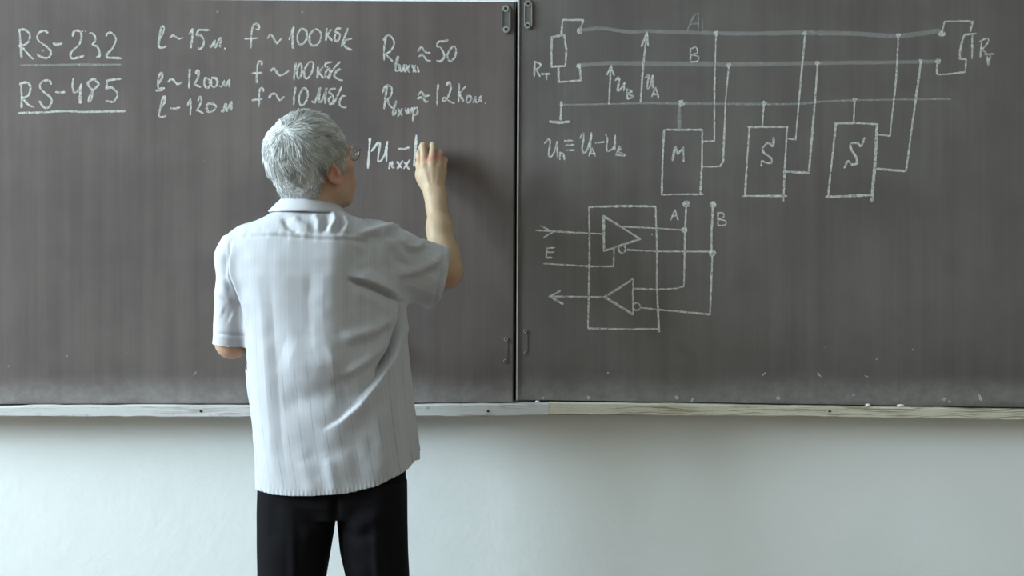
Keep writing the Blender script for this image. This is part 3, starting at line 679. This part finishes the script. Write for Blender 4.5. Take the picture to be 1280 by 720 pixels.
# head frame
TH, PI_ = math.radians(41), math.radians(14)
hf = np.array([math.sin(TH)*math.cos(PI_), math.cos(TH)*math.cos(PI_), math.sin(PI_)]); hr = np.array([math.cos(TH), -math.sin(TH), 0]); hu = np.cross(hr, hf)
HM = np.stack([hr, hf, hu], 1); HC = W(391, 205, -0.43); HS = 1.04
def H(x, y, z): return HC+HM@(np.array([x, y, z])*HS)
def HL(P): return ((np.asarray(P)-HC)@HM)/HS

# joints
SH_R = W(480, 314, -0.39); EL_R = W(557, 339, -0.185); WR_R = W(544, 243, -0.095)
SH_L = W(306, 318, -0.44); EL_L = W(290, 427, -0.41); WR_L = np.array([-0.62, -0.20, 1.19])

g = Grid((-0.86, -0.66, 0.0), (-0.08, 0.0, 1.80), 0.003)
def D4(py, L, R, b, cy=YC): return (Z_(py, YC), X_((L+R)/2, YC), cy, (R-L)/2*4.55/F_PX, b)
TORSO = [D4(258, 356, 420, .068, -.432), D4(265, 342, 434, .078, -.435), D4(272, 326, 452, .088, -.44), D4(280, 310, 472, .099, -.445), D4(290, 295, 488, .11), D4(305, 287, 497, .12), D4(325, 285, 502, .129), D4(345, 288, 504, .134),
         D4(380, 299, 505, .135), D4(420, 305, 507, .133), D4(480, 309, 513, .13), D4(520, 314, 518, .132), D4(560, 318, 523, .134), D4(660, 322, 529, .137)]
def turn(x, z):                                             # the right half of the back swings forward with the raised arm
    d = x-X_(418, YC); d = np.where(d > 0, np.sqrt(d*d+.0009)-.03, 0)
    return d*np.interp(z, [.75, 1.0, 1.22, 1.35, 1.46, 1.52], [.10, .22, .5, .62, .5, .2])
inner = [(z, cx, cy, a-.034, b-.036) for z, cx, cy, a, b in TORSO if z > 0.80]
g.loftz(inner, 0.02, 2.2, turn)
# legs inside the trousers
for pxh, pxa in ((368, 362), (466, 472)):
    g.cone((X_(pxh, YC), YC, .86), (X_((pxh+pxa)/2, YC), YC, .46), .078, .052, .03); g.cone((X_((pxh+pxa)/2, YC), YC, .46), (X_(pxa, YC), YC+.02, .07), .055, .035, .03)
    g.cone((X_(pxa, YC), YC+.0, .045), (X_(pxa, YC), YC+.13, .035), .034, .03, .02)
# neck
g.cone(H(0, -.022, -.05), (X_(391, -.435), -.44, Z_(268, -.435)), .056, .064, .03)
# head
g.ell(H(0, -.016, .028), np.array((.0775, .098, .093))*HS, HM, .02)
g.ell(H(0, .03, -.04), np.array((.064, .066, .085))*HS, HM, .03)
for s in (-1, 1):
    g.cone(H(s*.056, .002, -.068), H(s*.022, .07, -.102), .019, .016, .03)
    g.ell(H(s*.044, .062, -.022), (.028, .026, .02), HM, .02)
    g.ell(H(s*.03, .075, -.06), (.025, .026, .03), HM, .02)
g.ell(H(0, .078, -.104), (.022, .02, .018), HM, .025)
g.cone(H(-.036, .086, .02), H(.036, .086, .02), .014, .014, .02)
for s in (-1, 1):
    g.ell(H(s*.032, .103, -.002), (.017, .012, .012), HM, .012, 'sub')
    g.ell(H(s*.031, .083, -.002), (.0125, .0125, .0125), HM, .003)
g.cone(H(0, .097, .005), H(0, .121, -.034), .0075, .0125, .012)
for s in (-1, 1): g.ell(H(s*.012, .107, -.038), (.008, .01, .007), HM, .008)
g.ell(H(0, .094, -.062), (.022, .011, .0055), HM, .008); g.ell(H(0, .092, -.072), (.019, .011, .006), HM, .008)
for s in (-1, 1):                                          # ears
    q = math.radians(28)*s; e_out = hr*math.cos(q)+hf*math.sin(q)*-s*s
    eo = hr*s*math.cos(math.radians(30))-hf*math.sin(math.radians(30)); ef = hf*math.cos(math.radians(30))+hr*s*math.sin(math.radians(30)); ef2 = ef*math.cos(.2)-hu*math.sin(.2)*-1; ef2 /= np.linalg.norm(ef2); eu = np.cross(eo, ef2)
    EM = np.stack([eo, ef2, eu], 1); ec = H(s*.077, -.012, -.024)
    g.ell(ec+eo*.006, (.0085, .0185, .030), EM, .006)
    g.ell(ec+eo*.0135+ef2*.003-eu*.002, (.0085, .0105, .019), EM, .004, 'sub')
    g.ell(ec+ef2*.013+eo*.008-eu*.004, (.006, .005, .008), EM, .004)
    g.ell(ec-eu*.028+ef2*.006+eo*.004, (.006, .01, .01), EM, .006)
# right arm
g.cone(SH_R, EL_R, .050, .044, .03)
FA = lambda t: EL_R+(WR_R-EL_R)*t
g.chain([FA(0), FA(.22), FA(.55), FA(.85), FA(1)], [.041, .0415, .0345, .027, .0255], .02)
g.cone(EL_R+np.array([.004, -.012, -.01]), EL_R+np.array([.002, 0, .03]), .032, .034, .02)
g.cone(WR_R+np.array([-.010, 0, 0]), WR_R+np.array([.012, 0, 0]), .0215, .0205, .015)
# right hand
def fin(P, R, k=.006): g.chain([W(*p) for p in P], R, k)
MC = [(530.5, 206, -.082), (540, 204, -.085), (548, 208, -.080), (553.5, 215, -.071)]
for m, r0 in zip(MC, (.0115, .0115, .0105, .0095)):
    base = W(m[0]*.35+543*.65, 238, -.092); g.cone(base, W(*m), .0165, r0, .012)
g.ell(W(540.5, 219, -.076), (.031, .018, .034), None, .02)
g.ell(W(528, 221, -.066), (.016, .022, .026), None, .015)
fin([MC[0], (529, 182.5, -.062), (526.5, 186, -.036), (523.5, 193, -.0165)], [.0118, .0102, .009, .0075])
fin([MC[1], (541, 181.5, -.062), (538, 187, -.036), (531, 196, -.018)], [.0116, .0084, .0085, .0072])
fin([MC[2], (549.5, 191, -.056), (548, 197, -.030), (543.5, 205, -.023)], [.0112, .0098, .0088, .0075])
fin([MC[3], (555.5, 200, -.05), (554, 206, -.03), (550.5, 213, -.028)], [.0102, .0088, .008, .007])
fin([(534, 234, -.078), (527, 218, -.062), (525.5, 206, -.042), (524, 196, -.018)], [.017, .0135, .0115, .009], .014)
# knuckles and tendons on the back of the hand
for m in MC[:3]:
    g.ell(W(m[0], m[1]+1, m[2]-.007), (.008, .007, .008), None, .006)
    g.cone(W(m[0], m[1]+3, m[2]-.0085), W(m[0]*.45+542*.55, 232, -.107), .0042, .003, .006)
# left arm and relaxed hand in front of the body
g.cone(SH_L, EL_L, .048, .041, .03)
g.cone(EL_L, EL_L+(WR_L-EL_L)*.4, .0405, .039, .02); g.cone(EL_L+(WR_L-EL_L)*.4, WR_L, .038, .026, .02)
dl = np.array([.55, .55, -.1]); dl /= np.linalg.norm(dl); sl_ = np.array([0, .3, 1.0]); sl_ -= sl_@dl*dl; sl_ /= np.linalg.norm(sl_); nl = np.cross(dl, sl_)
for i, (o_, L) in enumerate(((.026, .072), (.009, .08), (-.009, .074), (-.025, .06))):
    k0 = WR_L+dl*.085+sl_*o_
    g.cone(WR_L+dl*.01+sl_*o_*.5, k0, .016, .0115, .012)
    k1 = k0+dl*L*.48+nl*.012; k2 = k1+dl*L*.27+nl*.02; k3 = k2+dl*L*.12+nl*.02
    g.chain([k0, k1, k2, k3], [.0105, .0092, .0082, .007], .005)
t0 = WR_L+dl*.025+sl_*.025; t1 = t0+dl*.035+sl_*.025+nl*.01; t2 = t1+dl*.03+sl_*.004+nl*.012; g.chain([t0, t1, t2, t2+dl*.022+nl*.008], [.015, .012, .01, .008], .01)
V, Q = g.nets(1); del g
# skin tint
P = HL(V); tint = np.tile(np.array(lin(174, 152, 124)), (len(V), 1))
def blend(mask, c):
    global tint
    m = np.clip(mask, 0, 1)[:, None]; tint = tint*(1-m)+np.array(lin(*c))*m
def near(c, r, soft=.6): return np.clip((1-np.linalg.norm(V-np.asarray(c), axis=1)/r)/soft, 0, 1)
headm = np.clip((1.56+0.03-np.abs(V[:, 2]-1.65)-1.45)/.03, 0, 1)*(V[:, 0] < -.36)
blend(headm*.8, (184, 142, 118))
for c_ in (EL_R, EL_L): blend(near(c_+np.array([0, -.03, -.02]), .06)*.5, (200, 140, 116))
for m in MC[:2]: blend(near(W(*m), .018)*.1, (208, 160, 138))
for s in (-1, 1):
    blend(near(H(s*.085, -.012, -.024), .045)*.6, (196, 136, 116))
    e = H(s*.031, .083, -.002); d = np.linalg.norm(V-e, axis=1); q = ((V-e)@hf)/np.maximum(d, 1e-6)
    blend((d < .0135)*(q > .55)*1.0, (226, 222, 214)); blend((d < .014)*(q > .90)*1.0, (70, 78, 82)); blend((d < .014)*(q > .98)*1.0, (14, 14, 16))
    b_ = np.exp(-((P[:, 0]-s*.033)/.02)**2-((P[:, 2]-.024)/.006)**2)*(P[:, 1] > .06); blend(b_*.9, (150, 148, 144))
lip = np.exp(-(P[:, 0]/.02)**2-((P[:, 2]+.067)/.008)**2)*(P[:, 1] > .08); blend(lip*.7, (178, 104, 96))
stub = np.exp(-((P[:, 2]+.09)/.03)**2)*(P[:, 1] > .0)*(np.linalg.norm(P, axis=1) < .16); blend(stub*.25, (160, 140, 128))
me = make_mesh('body', shift(V, ROOT), Q); color_attr(me, 'tint', tint)
obj('body', me, M_SKIN, MAN)

# ---- shirt
CUF_A, CUF_B = W(474, 320, -.375), W(546, 347, -.26)
SLV_A, SLV_B = W(296, 312, -.44), W(287.5, 430, -.425)
g = Grid((-0.86, -0.68, 0.60), (-0.10, -0.12, 1.56), 0.0033)
g.loftz(TORSO, 0.0, 2.35, turn)
g.sleeve(CUF_A, CUF_B, (0, 0, 1), [(-.25, .075, .085), (.1, .082, .085), (.5, .082, .074), (1.0, .086, .068), (1.15, .087, .070)], .035)
g.cone(W(474, 302, -.40), W(500, 318, -.36), .046, .05, .03)
g.sleeve(SLV_A, SLV_B, (1, 0, 0), [(-.12, .035, .06), (.05, .043, .078), (.5, .046, .082), (1.0, .043, .078), (1.1, .043, .078)], .022)
g.cone(W(310, 305, -.44), W(292, 322, -.44), .050, .046, .03)
V, Q = g.nets(3); del g
# cut the cuffs, hem and neck open
wR = (CUF_B-CUF_A)/np.linalg.norm(CUF_B-CUF_A); nR = wR+np.array([.55, .0, -.03]); nR /= np.linalg.norm(nR)
def near_seg(V, a, b, r):
    ab = b-a; t = np.clip((V-a)@ab/(ab@ab), 0, 1.3); return np.linalg.norm(V-a-t[:, None]*ab, axis=1) < r
s = (V-CUF_B)@nR; V, Q = cut(V, Q, (s > 0) & near_seg(V, CUF_A, CUF_B, .16) & (V[:, 0] > -.3), lambda p: p-((p-CUF_B)@nR)[:, None]*nR)
wL = (SLV_B-SLV_A)/np.linalg.norm(SLV_B-SLV_A)
s = (V-SLV_B)@wL; V, Q = cut(V, Q, (s > 0) & (np.abs(V[:, 0]-SLV_B[0]) < .052) & (s < .06) & (V[:, 2] > Z_(470, YC)), lambda p: p-((p-SLV_B)@wL)[:, None]*wL)
NK = Z_(262.5, -.44); V, Q = cut(V, Q, V[:, 2] > NK, lambda p: np.column_stack([p[:, 0], p[:, 1], np.full(len(p), NK)]))
def to_px(V): d = V[:, 1]-CAM[1]; return np.stack([640+V[:, 0]*F_PX/d, 360-(V[:, 2]-CAM[2])*F_PX/d], 1)
def hem(V):
    p = to_px(V)[:, 0]
    back = np.interp(p, [316, 322, 340, 365, 390, 430, 470, 500, 512, 518, 526], [610, 613, 618, 620, 620, 617.5, 608, 593, 584, 576, 574])
    front = np.interp(p, [316, 340, 420, 490, 515, 526], [611, 615, 612, 588, 563, 556])
    w = np.clip((V[:, 1]+.43)/.012, 0, 1); py = back*(1-w)+front*w
    return CAM[2]-(py-360)*(np.where(V[:, 1] < YC, V[:, 1], V[:, 1])-CAM[1])/F_PX
V, Q = cut(V, Q, V[:, 2] < hem(V), lambda p: np.column_stack([p[:, 0], p[:, 1], hem(p)]))
# folds: (polyline in photo px on the back of the shirt, height in m, half width px, where: 'all'|'body'|'sleeve')
STEPS = [   # overlapping folds: cloth on the first side bulges over the other (line, rise, fall, spreads px, softness px)
 ([(354, 618), (346, 560), (341, 500), (337, 440), (333, 380), (330, 330)], .004, -.005, 14, 26, 7),
 ([(434, 345), (455, 352), (476, 362), (501, 374)], .015, -.003, 14, 6, 1.4),
 ([(398, 325), (394, 380), (398, 430), (416, 474)], .003, -.004, 20, 30, 9),
 ([(503, 400), (500, 415), (494, 432), (482, 457), (466, 481), (446, 506), (424, 526), (402, 539)], .011, -.012, 14, 17, 1.6),
 ([(288, 300), (283, 322), (284, 343), (292, 364), (301, 382), (306, 410)], .006, -.012, 9, 8, 1.4),
]
FOLDS = [   # (line in photo px, height m, half width px, 0 = anywhere, 1 = right sleeve only)
 ([(440, 362), (465, 374), (490, 390)], .006, 9, 0), ([(437, 349), (460, 357), (480, 366), (504, 377)], -.015, 2.6, 0), ([(436, 266), (452, 268.5), (470, 272.5)], -.010, 2.0, 0), ([(288, 302), (284, 322), (284, 343), (292, 364), (300, 382)], -.012, 2.2, 0),
 ([(504, 377), (503, 392), (500, 410), (494, 428), (486, 446), (474, 464)], -.032, 3.0, 0), ([(513, 380), (512, 400), (508, 420)], .008, 6, 0),
 ([(352, 504), (385, 498), (420, 495), (450, 488)], -.011, 17, 0), ([(352, 440), (395, 454), (430, 450)], .011, 20, 0),
 ([(490, 425), (470, 448), (450, 460), (428, 470)], .010, 8, 0), ([(482, 440), (462, 458), (440, 472), (420, 480)], -.008, 6, 0),
 ([(492, 395), (470, 412), (445, 420), (425, 424)], .009, 8, 0), ([(490, 408), (468, 424), (446, 432)], -.007, 6, 0),
 ([(345, 330), (352, 400), (372, 455), (392, 480)], .003, 15, 0), ([(390, 400), (396, 440), (404, 470)], .003, 9, 0),
 ([(378, 575), (386, 600), (390, 620)], .003, 9, 0),
 ([(408, 572), (414, 592), (420, 618)], .005, 8, 0), ([(440, 545), (446, 580), (452, 612)], -.004, 10, 0), ([(475, 500), (478, 560), (474, 606)], .004, 12, 0),
 ([(500, 470), (503, 520), (500, 580)], -.006, 9, 0), ([(512, 440), (517, 500), (520, 560)], .005, 8, 0), ([(380, 568), (410, 566), (440, 556)], -.004, 12, 0),
 ([(300, 291), (350, 291), (400, 295), (440, 296), (490, 302)], .0028, 2.4, 0), ([(300, 295), (350, 295), (400, 299), (440, 300), (490, 306)], -.0018, 2.4, 0),
 ([(354, 273), (360, 283), (374, 291)], -.007, 4, 0), ([(366, 272), (374, 281), (388, 286)], .006, 5, 0), ([(392, 268), (398, 278), (398, 290)], .006, 4, 0), ([(416, 266), (419, 276), (411, 289)], .009, 3.6, 0), ([(408, 268), (408, 278), (402, 288)], -.008, 4, 0), ([(428, 270), (434, 280), (430, 292)], .008, 4.5, 0), ([(424, 270), (427, 280), (421, 292)], -.007, 3.5, 0),
 ([(446, 293), (470, 288), (497, 281)], .010, 4, 0), ([(450, 302), (478, 296), (498, 291)], -.009, 5, 0), ([(496, 280), (500, 284)], .010, 4, 0),
 ([(498, 296), (508, 307), (520, 310), (531, 303)], .008, 4.5, 1), ([(502, 304), (513, 315), (526, 317), (538, 309)], -.008, 5, 1), ([(557, 316), (540, 329), (520, 338), (494, 344)], .010, 6, 1), ([(552, 334), (530, 347), (504, 353)], -.008, 7, 1), ([(488, 308), (496, 324), (510, 334)], -.008, 6, 0),
 ([(500, 360), (520, 370), (540, 380)], -.005, 8, 1), ([(452, 310), (446, 328), (452, 344)], -.007, 9, 0),
 ([(555, 308), (551, 345), (541, 386)], -.004, 1.8, 1), ([(559, 309), (556, 346), (546, 387)], .003, 3.0, 1),
 ([(281, 312), (278, 330), (277, 345), (290, 372)], -.006, 3.0, 0),
 ([(268, 417), (290, 419), (306, 419)], -.003, 1.8, 0), ([(272, 366), (284, 370), (292, 376)], .007, 5, 0), ([(276, 390), (290, 396)], -.005, 8, 0),
]
N = normals(V, Q); p2 = to_px(V); view = (CAM-V); view /= np.linalg.norm(view, axis=1, keepdims=True)
fac = np.clip((np.sum(N*view, 1)+.15)/.35, 0, 1); disp = np.zeros(len(V))
for line, hgt, wd, only in FOLDS:
    d, t = polydist(p2, line)
    taper = np.clip(np.minimum(t, 1-t)/.18, 0, 1)*.75+.25
    prof = np.exp(-(d/wd)**2)*taper
    if only: prof = prof*(V[:, 0] > -.33)
    disp += hgt*prof
for line, up, down, wu, wd, soft in STEPS:
    d, t, sg = polydist(p2, line, True)
    taper = np.clip(np.minimum(t, 1-t)/.25, 0, 1)
    q = np.clip(d*sg/soft, -1, 1)*.5+.5                       # 1 on the bulging side
    disp += taper*(q*up*np.exp(-(d/wu)**2)+(1-q)*down*np.exp(-(d/wd)**2))
disp *= fac
disp += .0028*noise(V*np.array([1, 1, .45]), 12, 3)+.0012*noise(V, 34, 5)
disp += .0018*noise(V*np.array([1, 1, .3]), 90, 8)*np.exp(-((p2[:, 1]-293)/7)**2)*fac
edge = np.clip((V[:, 2]-hem(V))/.02, 0, 1)
disp += (1-edge)*.0018*np.sin(p2[:, 0]*1.2)*fac*.6
V = V+N*disp[:, None]
V = laplace(V, Q, 1, .2)
ax = np.where(V[:, 0] > -.33, 0, 1)
stripe = V[:, 0]+.10*(V[:, 2]-1.2)*np.clip((1.2-V[:, 2])/.4, 0, 1)
tR = (V-CUF_A)@np.cross(wR, (0, -1, 0)); msk = np.clip((V[:, 0]+.31)/.02, 0, 1)*(V[:, 2] > 1.25); stripe = np.where(msk > .5, tR, stripe)
me = make_mesh('shirt', shift(V, ROOT), Q); float_attr(me, 'stripe', stripe)
SHIRT = obj('shirt', me, M_SHIRT, MAN, label='pale grey short-sleeved shirt with thin stripes')
md = SHIRT.modifiers.new('cloth', 'SOLIDIFY'); md.thickness = .0018; md.offset = -1

# ---- collar: a folded band, higher at the neck and flared over the yoke
rows = []; nph = 90
cxn = X_(385, -.44)
for k in range(nph+1):
    ph = math.radians(-90+ (k/nph-.5)*316)                   # -90 deg is the nape (towards the camera)
    c, s_ = math.cos(ph), math.sin(ph); back = max(0, -s_); rt = max(0, c); lf = max(0, -c)
    ztop = Z_(248, -.51)+.004*(1-back)-.034*max(0, s_)-.012*rt
    zbot = Z_(264, -.53)+.004*(1-back)-.040*max(0, s_)-.004*rt
    rows.append([np.array([cxn+rx*c+dx, -.432+ry*s_, z]) for rx, ry, dx, z in (
        (.066, .066, .0, ztop-.03), (.068, .069, .0, ztop-.006), (.0705, .0735, .0, ztop), (.074, .078, .0, ztop-.004), (.082+.004*lf, .086, .002, (ztop*.6+zbot*.4)), (.0905+.006*lf, .095, .002, (ztop*.25+zbot*.75)), (.097+.008*lf, .1, .002, zbot))])
nr = 7; V = np.array(rows).reshape(-1, 3); V += .0012*np.stack([noise(V, 30, 11), noise(V, 30, 12), noise(V, 30, 13)], 1)
F = np.array([[i*nr+j, i*nr+j+1, (i+1)*nr+j+1, (i+1)*nr+j] for i in range(nph) for j in range(nr-1)])
me = make_mesh('collar', shift(V, ROOT), F); float_attr(me, 'stripe', np.full(len(V), .0))
o = obj('collar', me, M_SHIRT, SHIRT); md = o.modifiers.new('cloth', 'SOLIDIFY'); md.thickness = .0022; md.offset = 0

# ---- trousers
g = Grid((-0.80, -0.66, 0.03), (-0.14, -0.24, 1.03), 0.004)
g.loftz([D4(505, 330, 500, .105), D4(560, 326, 506, .114), D4(600, 324.5, 507, .118), D4(628, 324, 507.5, .113), D4(645, 326, 506, .095)], .0, 2.3)
def leg(rows):
    g.loftz([(z, cx, cy, a, b) for z, cx, cy, a, b in rows], .005, 2.2)
leg([D4(600, 324, 420, .11), D4(640, 322, 420.5, .108), D4(660, 322, 417.5, .106), D4(690, 322, 412.5, .101), D4(720, 322.5, 407.5, .097), D4(800, 322, 398, .085), D4(940, 316, 398, .085), D4(968, 315, 399, .088)])
leg([D4(600, 421, 508, .11), D4(640, 421.5, 509.5, .108), D4(660, 422.5, 510, .106), D4(690, 425.5, 510.5, .101), D4(720, 432, 511.5, .097), D4(800, 434, 510, .085), D4(940, 434, 515, .085), D4(968, 433, 516, .088)])
V, Q = g.nets(3); del g
N = normals(V, Q); p2 = to_px(V); fac = np.clip(-N[:, 1]*3, 0, 1); disp = np.zeros(len(V))
for line, hgt, wd in [([(420, 600), (419, 650)], -.012, 5), ([(365, 640), (367, 720), (364, 960)], .005, 5), ([(468, 640), (471, 720), (474, 960)], .005, 5), ([(425, 640), (450, 655), (480, 640)], .006, 9), ([(420, 660), (445, 672), (470, 668)], -.005, 7),
                      ([(418, 645), (395, 665), (375, 670)], .006, 10), ([(345, 620), (342, 680)], -.004, 10), ([(490, 610), (494, 690)], -.004, 9), ([(440, 690), (465, 715), (480, 760)], -.004, 10)]:
    d, t = polydist(p2, line); disp += hgt*np.exp(-(d/wd)**2)*(np.clip(np.minimum(t, 1-t)/.2, 0, 1)*.8+.2)
V = V+N*(disp*fac+.003*noise(V*np.array([1, 1, .5]), 12, 21))[:, None]
V = laplace(V, Q, 1)
obj('trousers', make_mesh('trousers', shift(V, ROOT), Q), M_TROUS, MAN, label='black trousers')

# ---- shoes
for px in (358, 475):
    cx = X_(px, YC); g = Grid((cx-.07, YC-.14, 0), (cx+.07, YC+.24, .14), .003); s = -1 if px < 400 else 1
    g.cone((cx, YC-.055, .045), (cx, YC+.03, .06), .038, .04, .0); g.ell((cx+s*.006, YC+.115, .036), (.047, .085, .034), None, .03); g.cone((cx, YC-.03, .07), (cx, YC-.03, .115), .036, .034, .02)
    g.put(lambda x, y, z: np.maximum(np.sqrt(((x-cx-s*.004)/.05)**2+(np.abs((y-(YC+.055))/.147))**2.6)-1, 0)*.05+np.maximum(np.abs(z-.012)-.009, 0)-.002, (cx-.06, YC-.1, 0), (cx+.06, YC+.21, .025), .0)
    V, Q = g.nets(1); V[:, 2] = np.maximum(V[:, 2], 0.0005)
    obj('shoe', make_mesh('shoe', shift(V, ROOT), Q), M_SHOE, MAN)

# ---- hair: a close cap plus thousands of combed strands
rngh = np.random.default_rng(3)
g = Grid(HC-.16, HC+.16, .003)
CE, CR = np.array((0, -.016, .028)), np.array((.0775, .098, .093))
g.ell(H(*CE), (CR+np.array((.009, .010, .012)))*HS, HM)
g.ell(H(0, -.035, -.045), np.array((.067, .067, .07))*HS, HM, .03)
def hl(x, y, z):
    px, py, pz = x-HC[0], y-HC[1], z-HC[2]
    return [(px*HM[0, i]+py*HM[1, i]+pz*HM[2, i])/HS for i in range(3)]
def face_cut(x, y, z):                                     # face side of the hairline
    a, f, u = hl(x, y, z)
    front = .045+.30*u+.000*a                             # sloping hairline: further forward towards the top
    front = np.where(u < .0, .035+.0*u, np.minimum(front, .078))
    return -(f-front)
g.put(face_cut, HC-.16, HC+.16, .008, 'sub', 0)
def ear_cut(x, y, z):
    a, f, u = hl(x, y, z)
    return np.maximum(np.maximum(-(f+.036-.25*(np.minimum(u, 0))), (u-.006)), f-.012)      # bare skin round and below the ear
g.put(ear_cut, HC-.16, HC+.16, .008, 'sub', 0)
def nape_cut(x, y, z):
    a, f, u = hl(x, y, z); return (u+.098)
g.put(nape_cut, HC-.16, HC+.16, .01, 'sub', 0)
def temple_cut(x, y, z):
    a, f, u = hl(x, y, z); return np.maximum(u+.03, -(f-.0))
g.put(temple_cut, HC-.16, HC+.16, .008, 'sub', 0)
V, Q = g.nets(2); N = normals(V, Q)
whorl = np.array([-.050, -.078, .066]); whorl /= np.linalg.norm(whorl)
base_v = .42+.18*noise(V, 40, 2)
# strands
keep = np.where((N@np.array([0, 0, 1.0]) > -.75) & (np.sum((V-HC)*N, 1) > .02))[0]
NS = 10500
Rt = V[rngh.choice(keep, NS)]+rngh.normal(0, .0015, (NS, 3)); steps = 7
def shell_n(P):
    q = (HL(P)-CE)/CR**2; n_ = q@HM.T; return n_/np.linalg.norm(n_, axis=1, keepdims=True)
def level(P): return np.linalg.norm((HL(P)-CE)/(CR+.011), axis=1)
Pn = Rt.copy(); L = rngh.uniform(.018, .04, NS)*np.where(HL(Rt)[:, 2] < -.02, .6, 1.0); tr_ = [Pn.copy()]
lift = rngh.uniform(.0, .0035, NS)
for k in range(steps-1):
    n_ = shell_n(Pn); rel = Pn-HC; rel /= np.linalg.norm(rel, axis=1, keepdims=True)
    away = rel-whorl; away -= np.sum(away*n_, 1)[:, None]*n_; dist = np.linalg.norm(away, axis=1, keepdims=True); away /= dist+1e-6
    swirl = np.cross(n_, away)
    clump = noise(Rt, 55, 31)[:, None]; clump2 = noise(Rt, 120, 32)[:, None]
    d = away+.35*swirl*np.exp(-dist*2)+.75*clump*swirl+.45*clump2*swirl+np.array([0, 0, -.35])*np.clip(dist-.3, 0, 1)
    d -= np.sum(d*n_, 1)[:, None]*n_; d /= np.linalg.norm(d, axis=1, keepdims=True)+1e-6
    d += n_*(.12+.42*np.maximum(noise(Rt, 44, 33), 0))[:, None]*(1-k/steps)
    Pn = Pn+d*(L/(steps-1))[:, None]
    tr_.append(Pn.copy())
TRK = np.stack(tr_, 1)                                      # NS, steps, 3
wid = np.array([.0007, .0009, .0009, .0008, .0007, .0005, .0002])
Vs = []; 
T = np.gradient(TRK, axis=1); T /= np.linalg.norm(T, axis=2, keepdims=True)+1e-9
nn = shell_n(TRK.reshape(-1, 3)).reshape(TRK.shape); bb = np.cross(T, nn); bb /= np.linalg.norm(bb, axis=2, keepdims=True)+1e-9; cc = np.cross(bb, T)
ringv = [TRK+wid[None, :, None]*(math.cos(q)*bb+math.sin(q)*cc) for q in (math.pi/2, math.pi/2+2.094, math.pi/2+4.189)]
SV = np.stack(ringv, 2).reshape(-1, 3)                      # strand, step, 3
i0 = (np.arange(NS)[:, None]*steps+np.arange(steps-1)[None, :]).reshape(-1)*3
SQ = np.concatenate([np.stack([i0+j, i0+(j+1) % 3, i0+3+(j+1) % 3, i0+3+j], 1) for j in range(3)])
shade = np.clip(.68+.38*noise(Rt, 55, 41)+.25*noise(Rt, 110, 42)+rngh.normal(0, .14, NS), .0, 1)
VV = np.concatenate([V, SV]); QQ = np.concatenate([Q, SQ+len(V)])
me = make_mesh('hair', shift(VV, ROOT), QQ); float_attr(me, 'shade', np.concatenate([base_v, np.repeat(shade, steps*3)]))
obj('hair', me, M_HAIR, MAN, label='short silver-grey hair')

# ---- spectacles
b = MB(); lens_meshes = []
LC = []
for s in (-1, 1):
    c = np.array([s*.034, .114, .006]); ptsr = []
    for k in range(28):
        q = 2*math.pi*k/28; x, z = .0245*math.cos(q), .0195*math.sin(q)
        ptsr.append(H(c[0]+x, c[1]-.10*abs(c[0]+x)*.9, c[2]+z))
    b.tube(ptsr, .0011, 6, True); LC.append((c, ptsr))
    hinge_p = H(s*.059, .108, .012)
    b.tube([hinge_p, H(s*.072, .103, .013), H(s*.080, .075, .012), H(s*.087, .03, .009), H(s*.089, .004, .007), H(s*.087, -.014, .002), H(s*.083, -.028, -.022)], .0017, 6)
b.tube([H(-.010, .113, .009), H(0, .121, .013), H(.010, .113, .009)], .0012, 6)
GF = obj('eyeglasses', b.mesh('eyeglasses', True, ROOT), M_FRAME, MAN, label='thin metal framed spectacles')
for c, ptsr in LC:
    b = MB(); n = len(ptsr); cen = H(c[0], c[1]-.10*abs(c[0])*.9+.002, c[2]); bk = -hf*.0012
    b.add([cen]+ptsr+[cen+bk]+[p+bk for p in ptsr], [[0, 1+k, 1+(k+1) % n] for k in range(n)]+[[n+1, n+2+(k+1) % n, n+2+k] for k in range(n)]+[[1+k, n+2+k, n+2+(k+1) % n, 1+(k+1) % n] for k in range(n)])
    obj('lens', b.mesh('lens', True, ROOT), M_GLASS, GF)
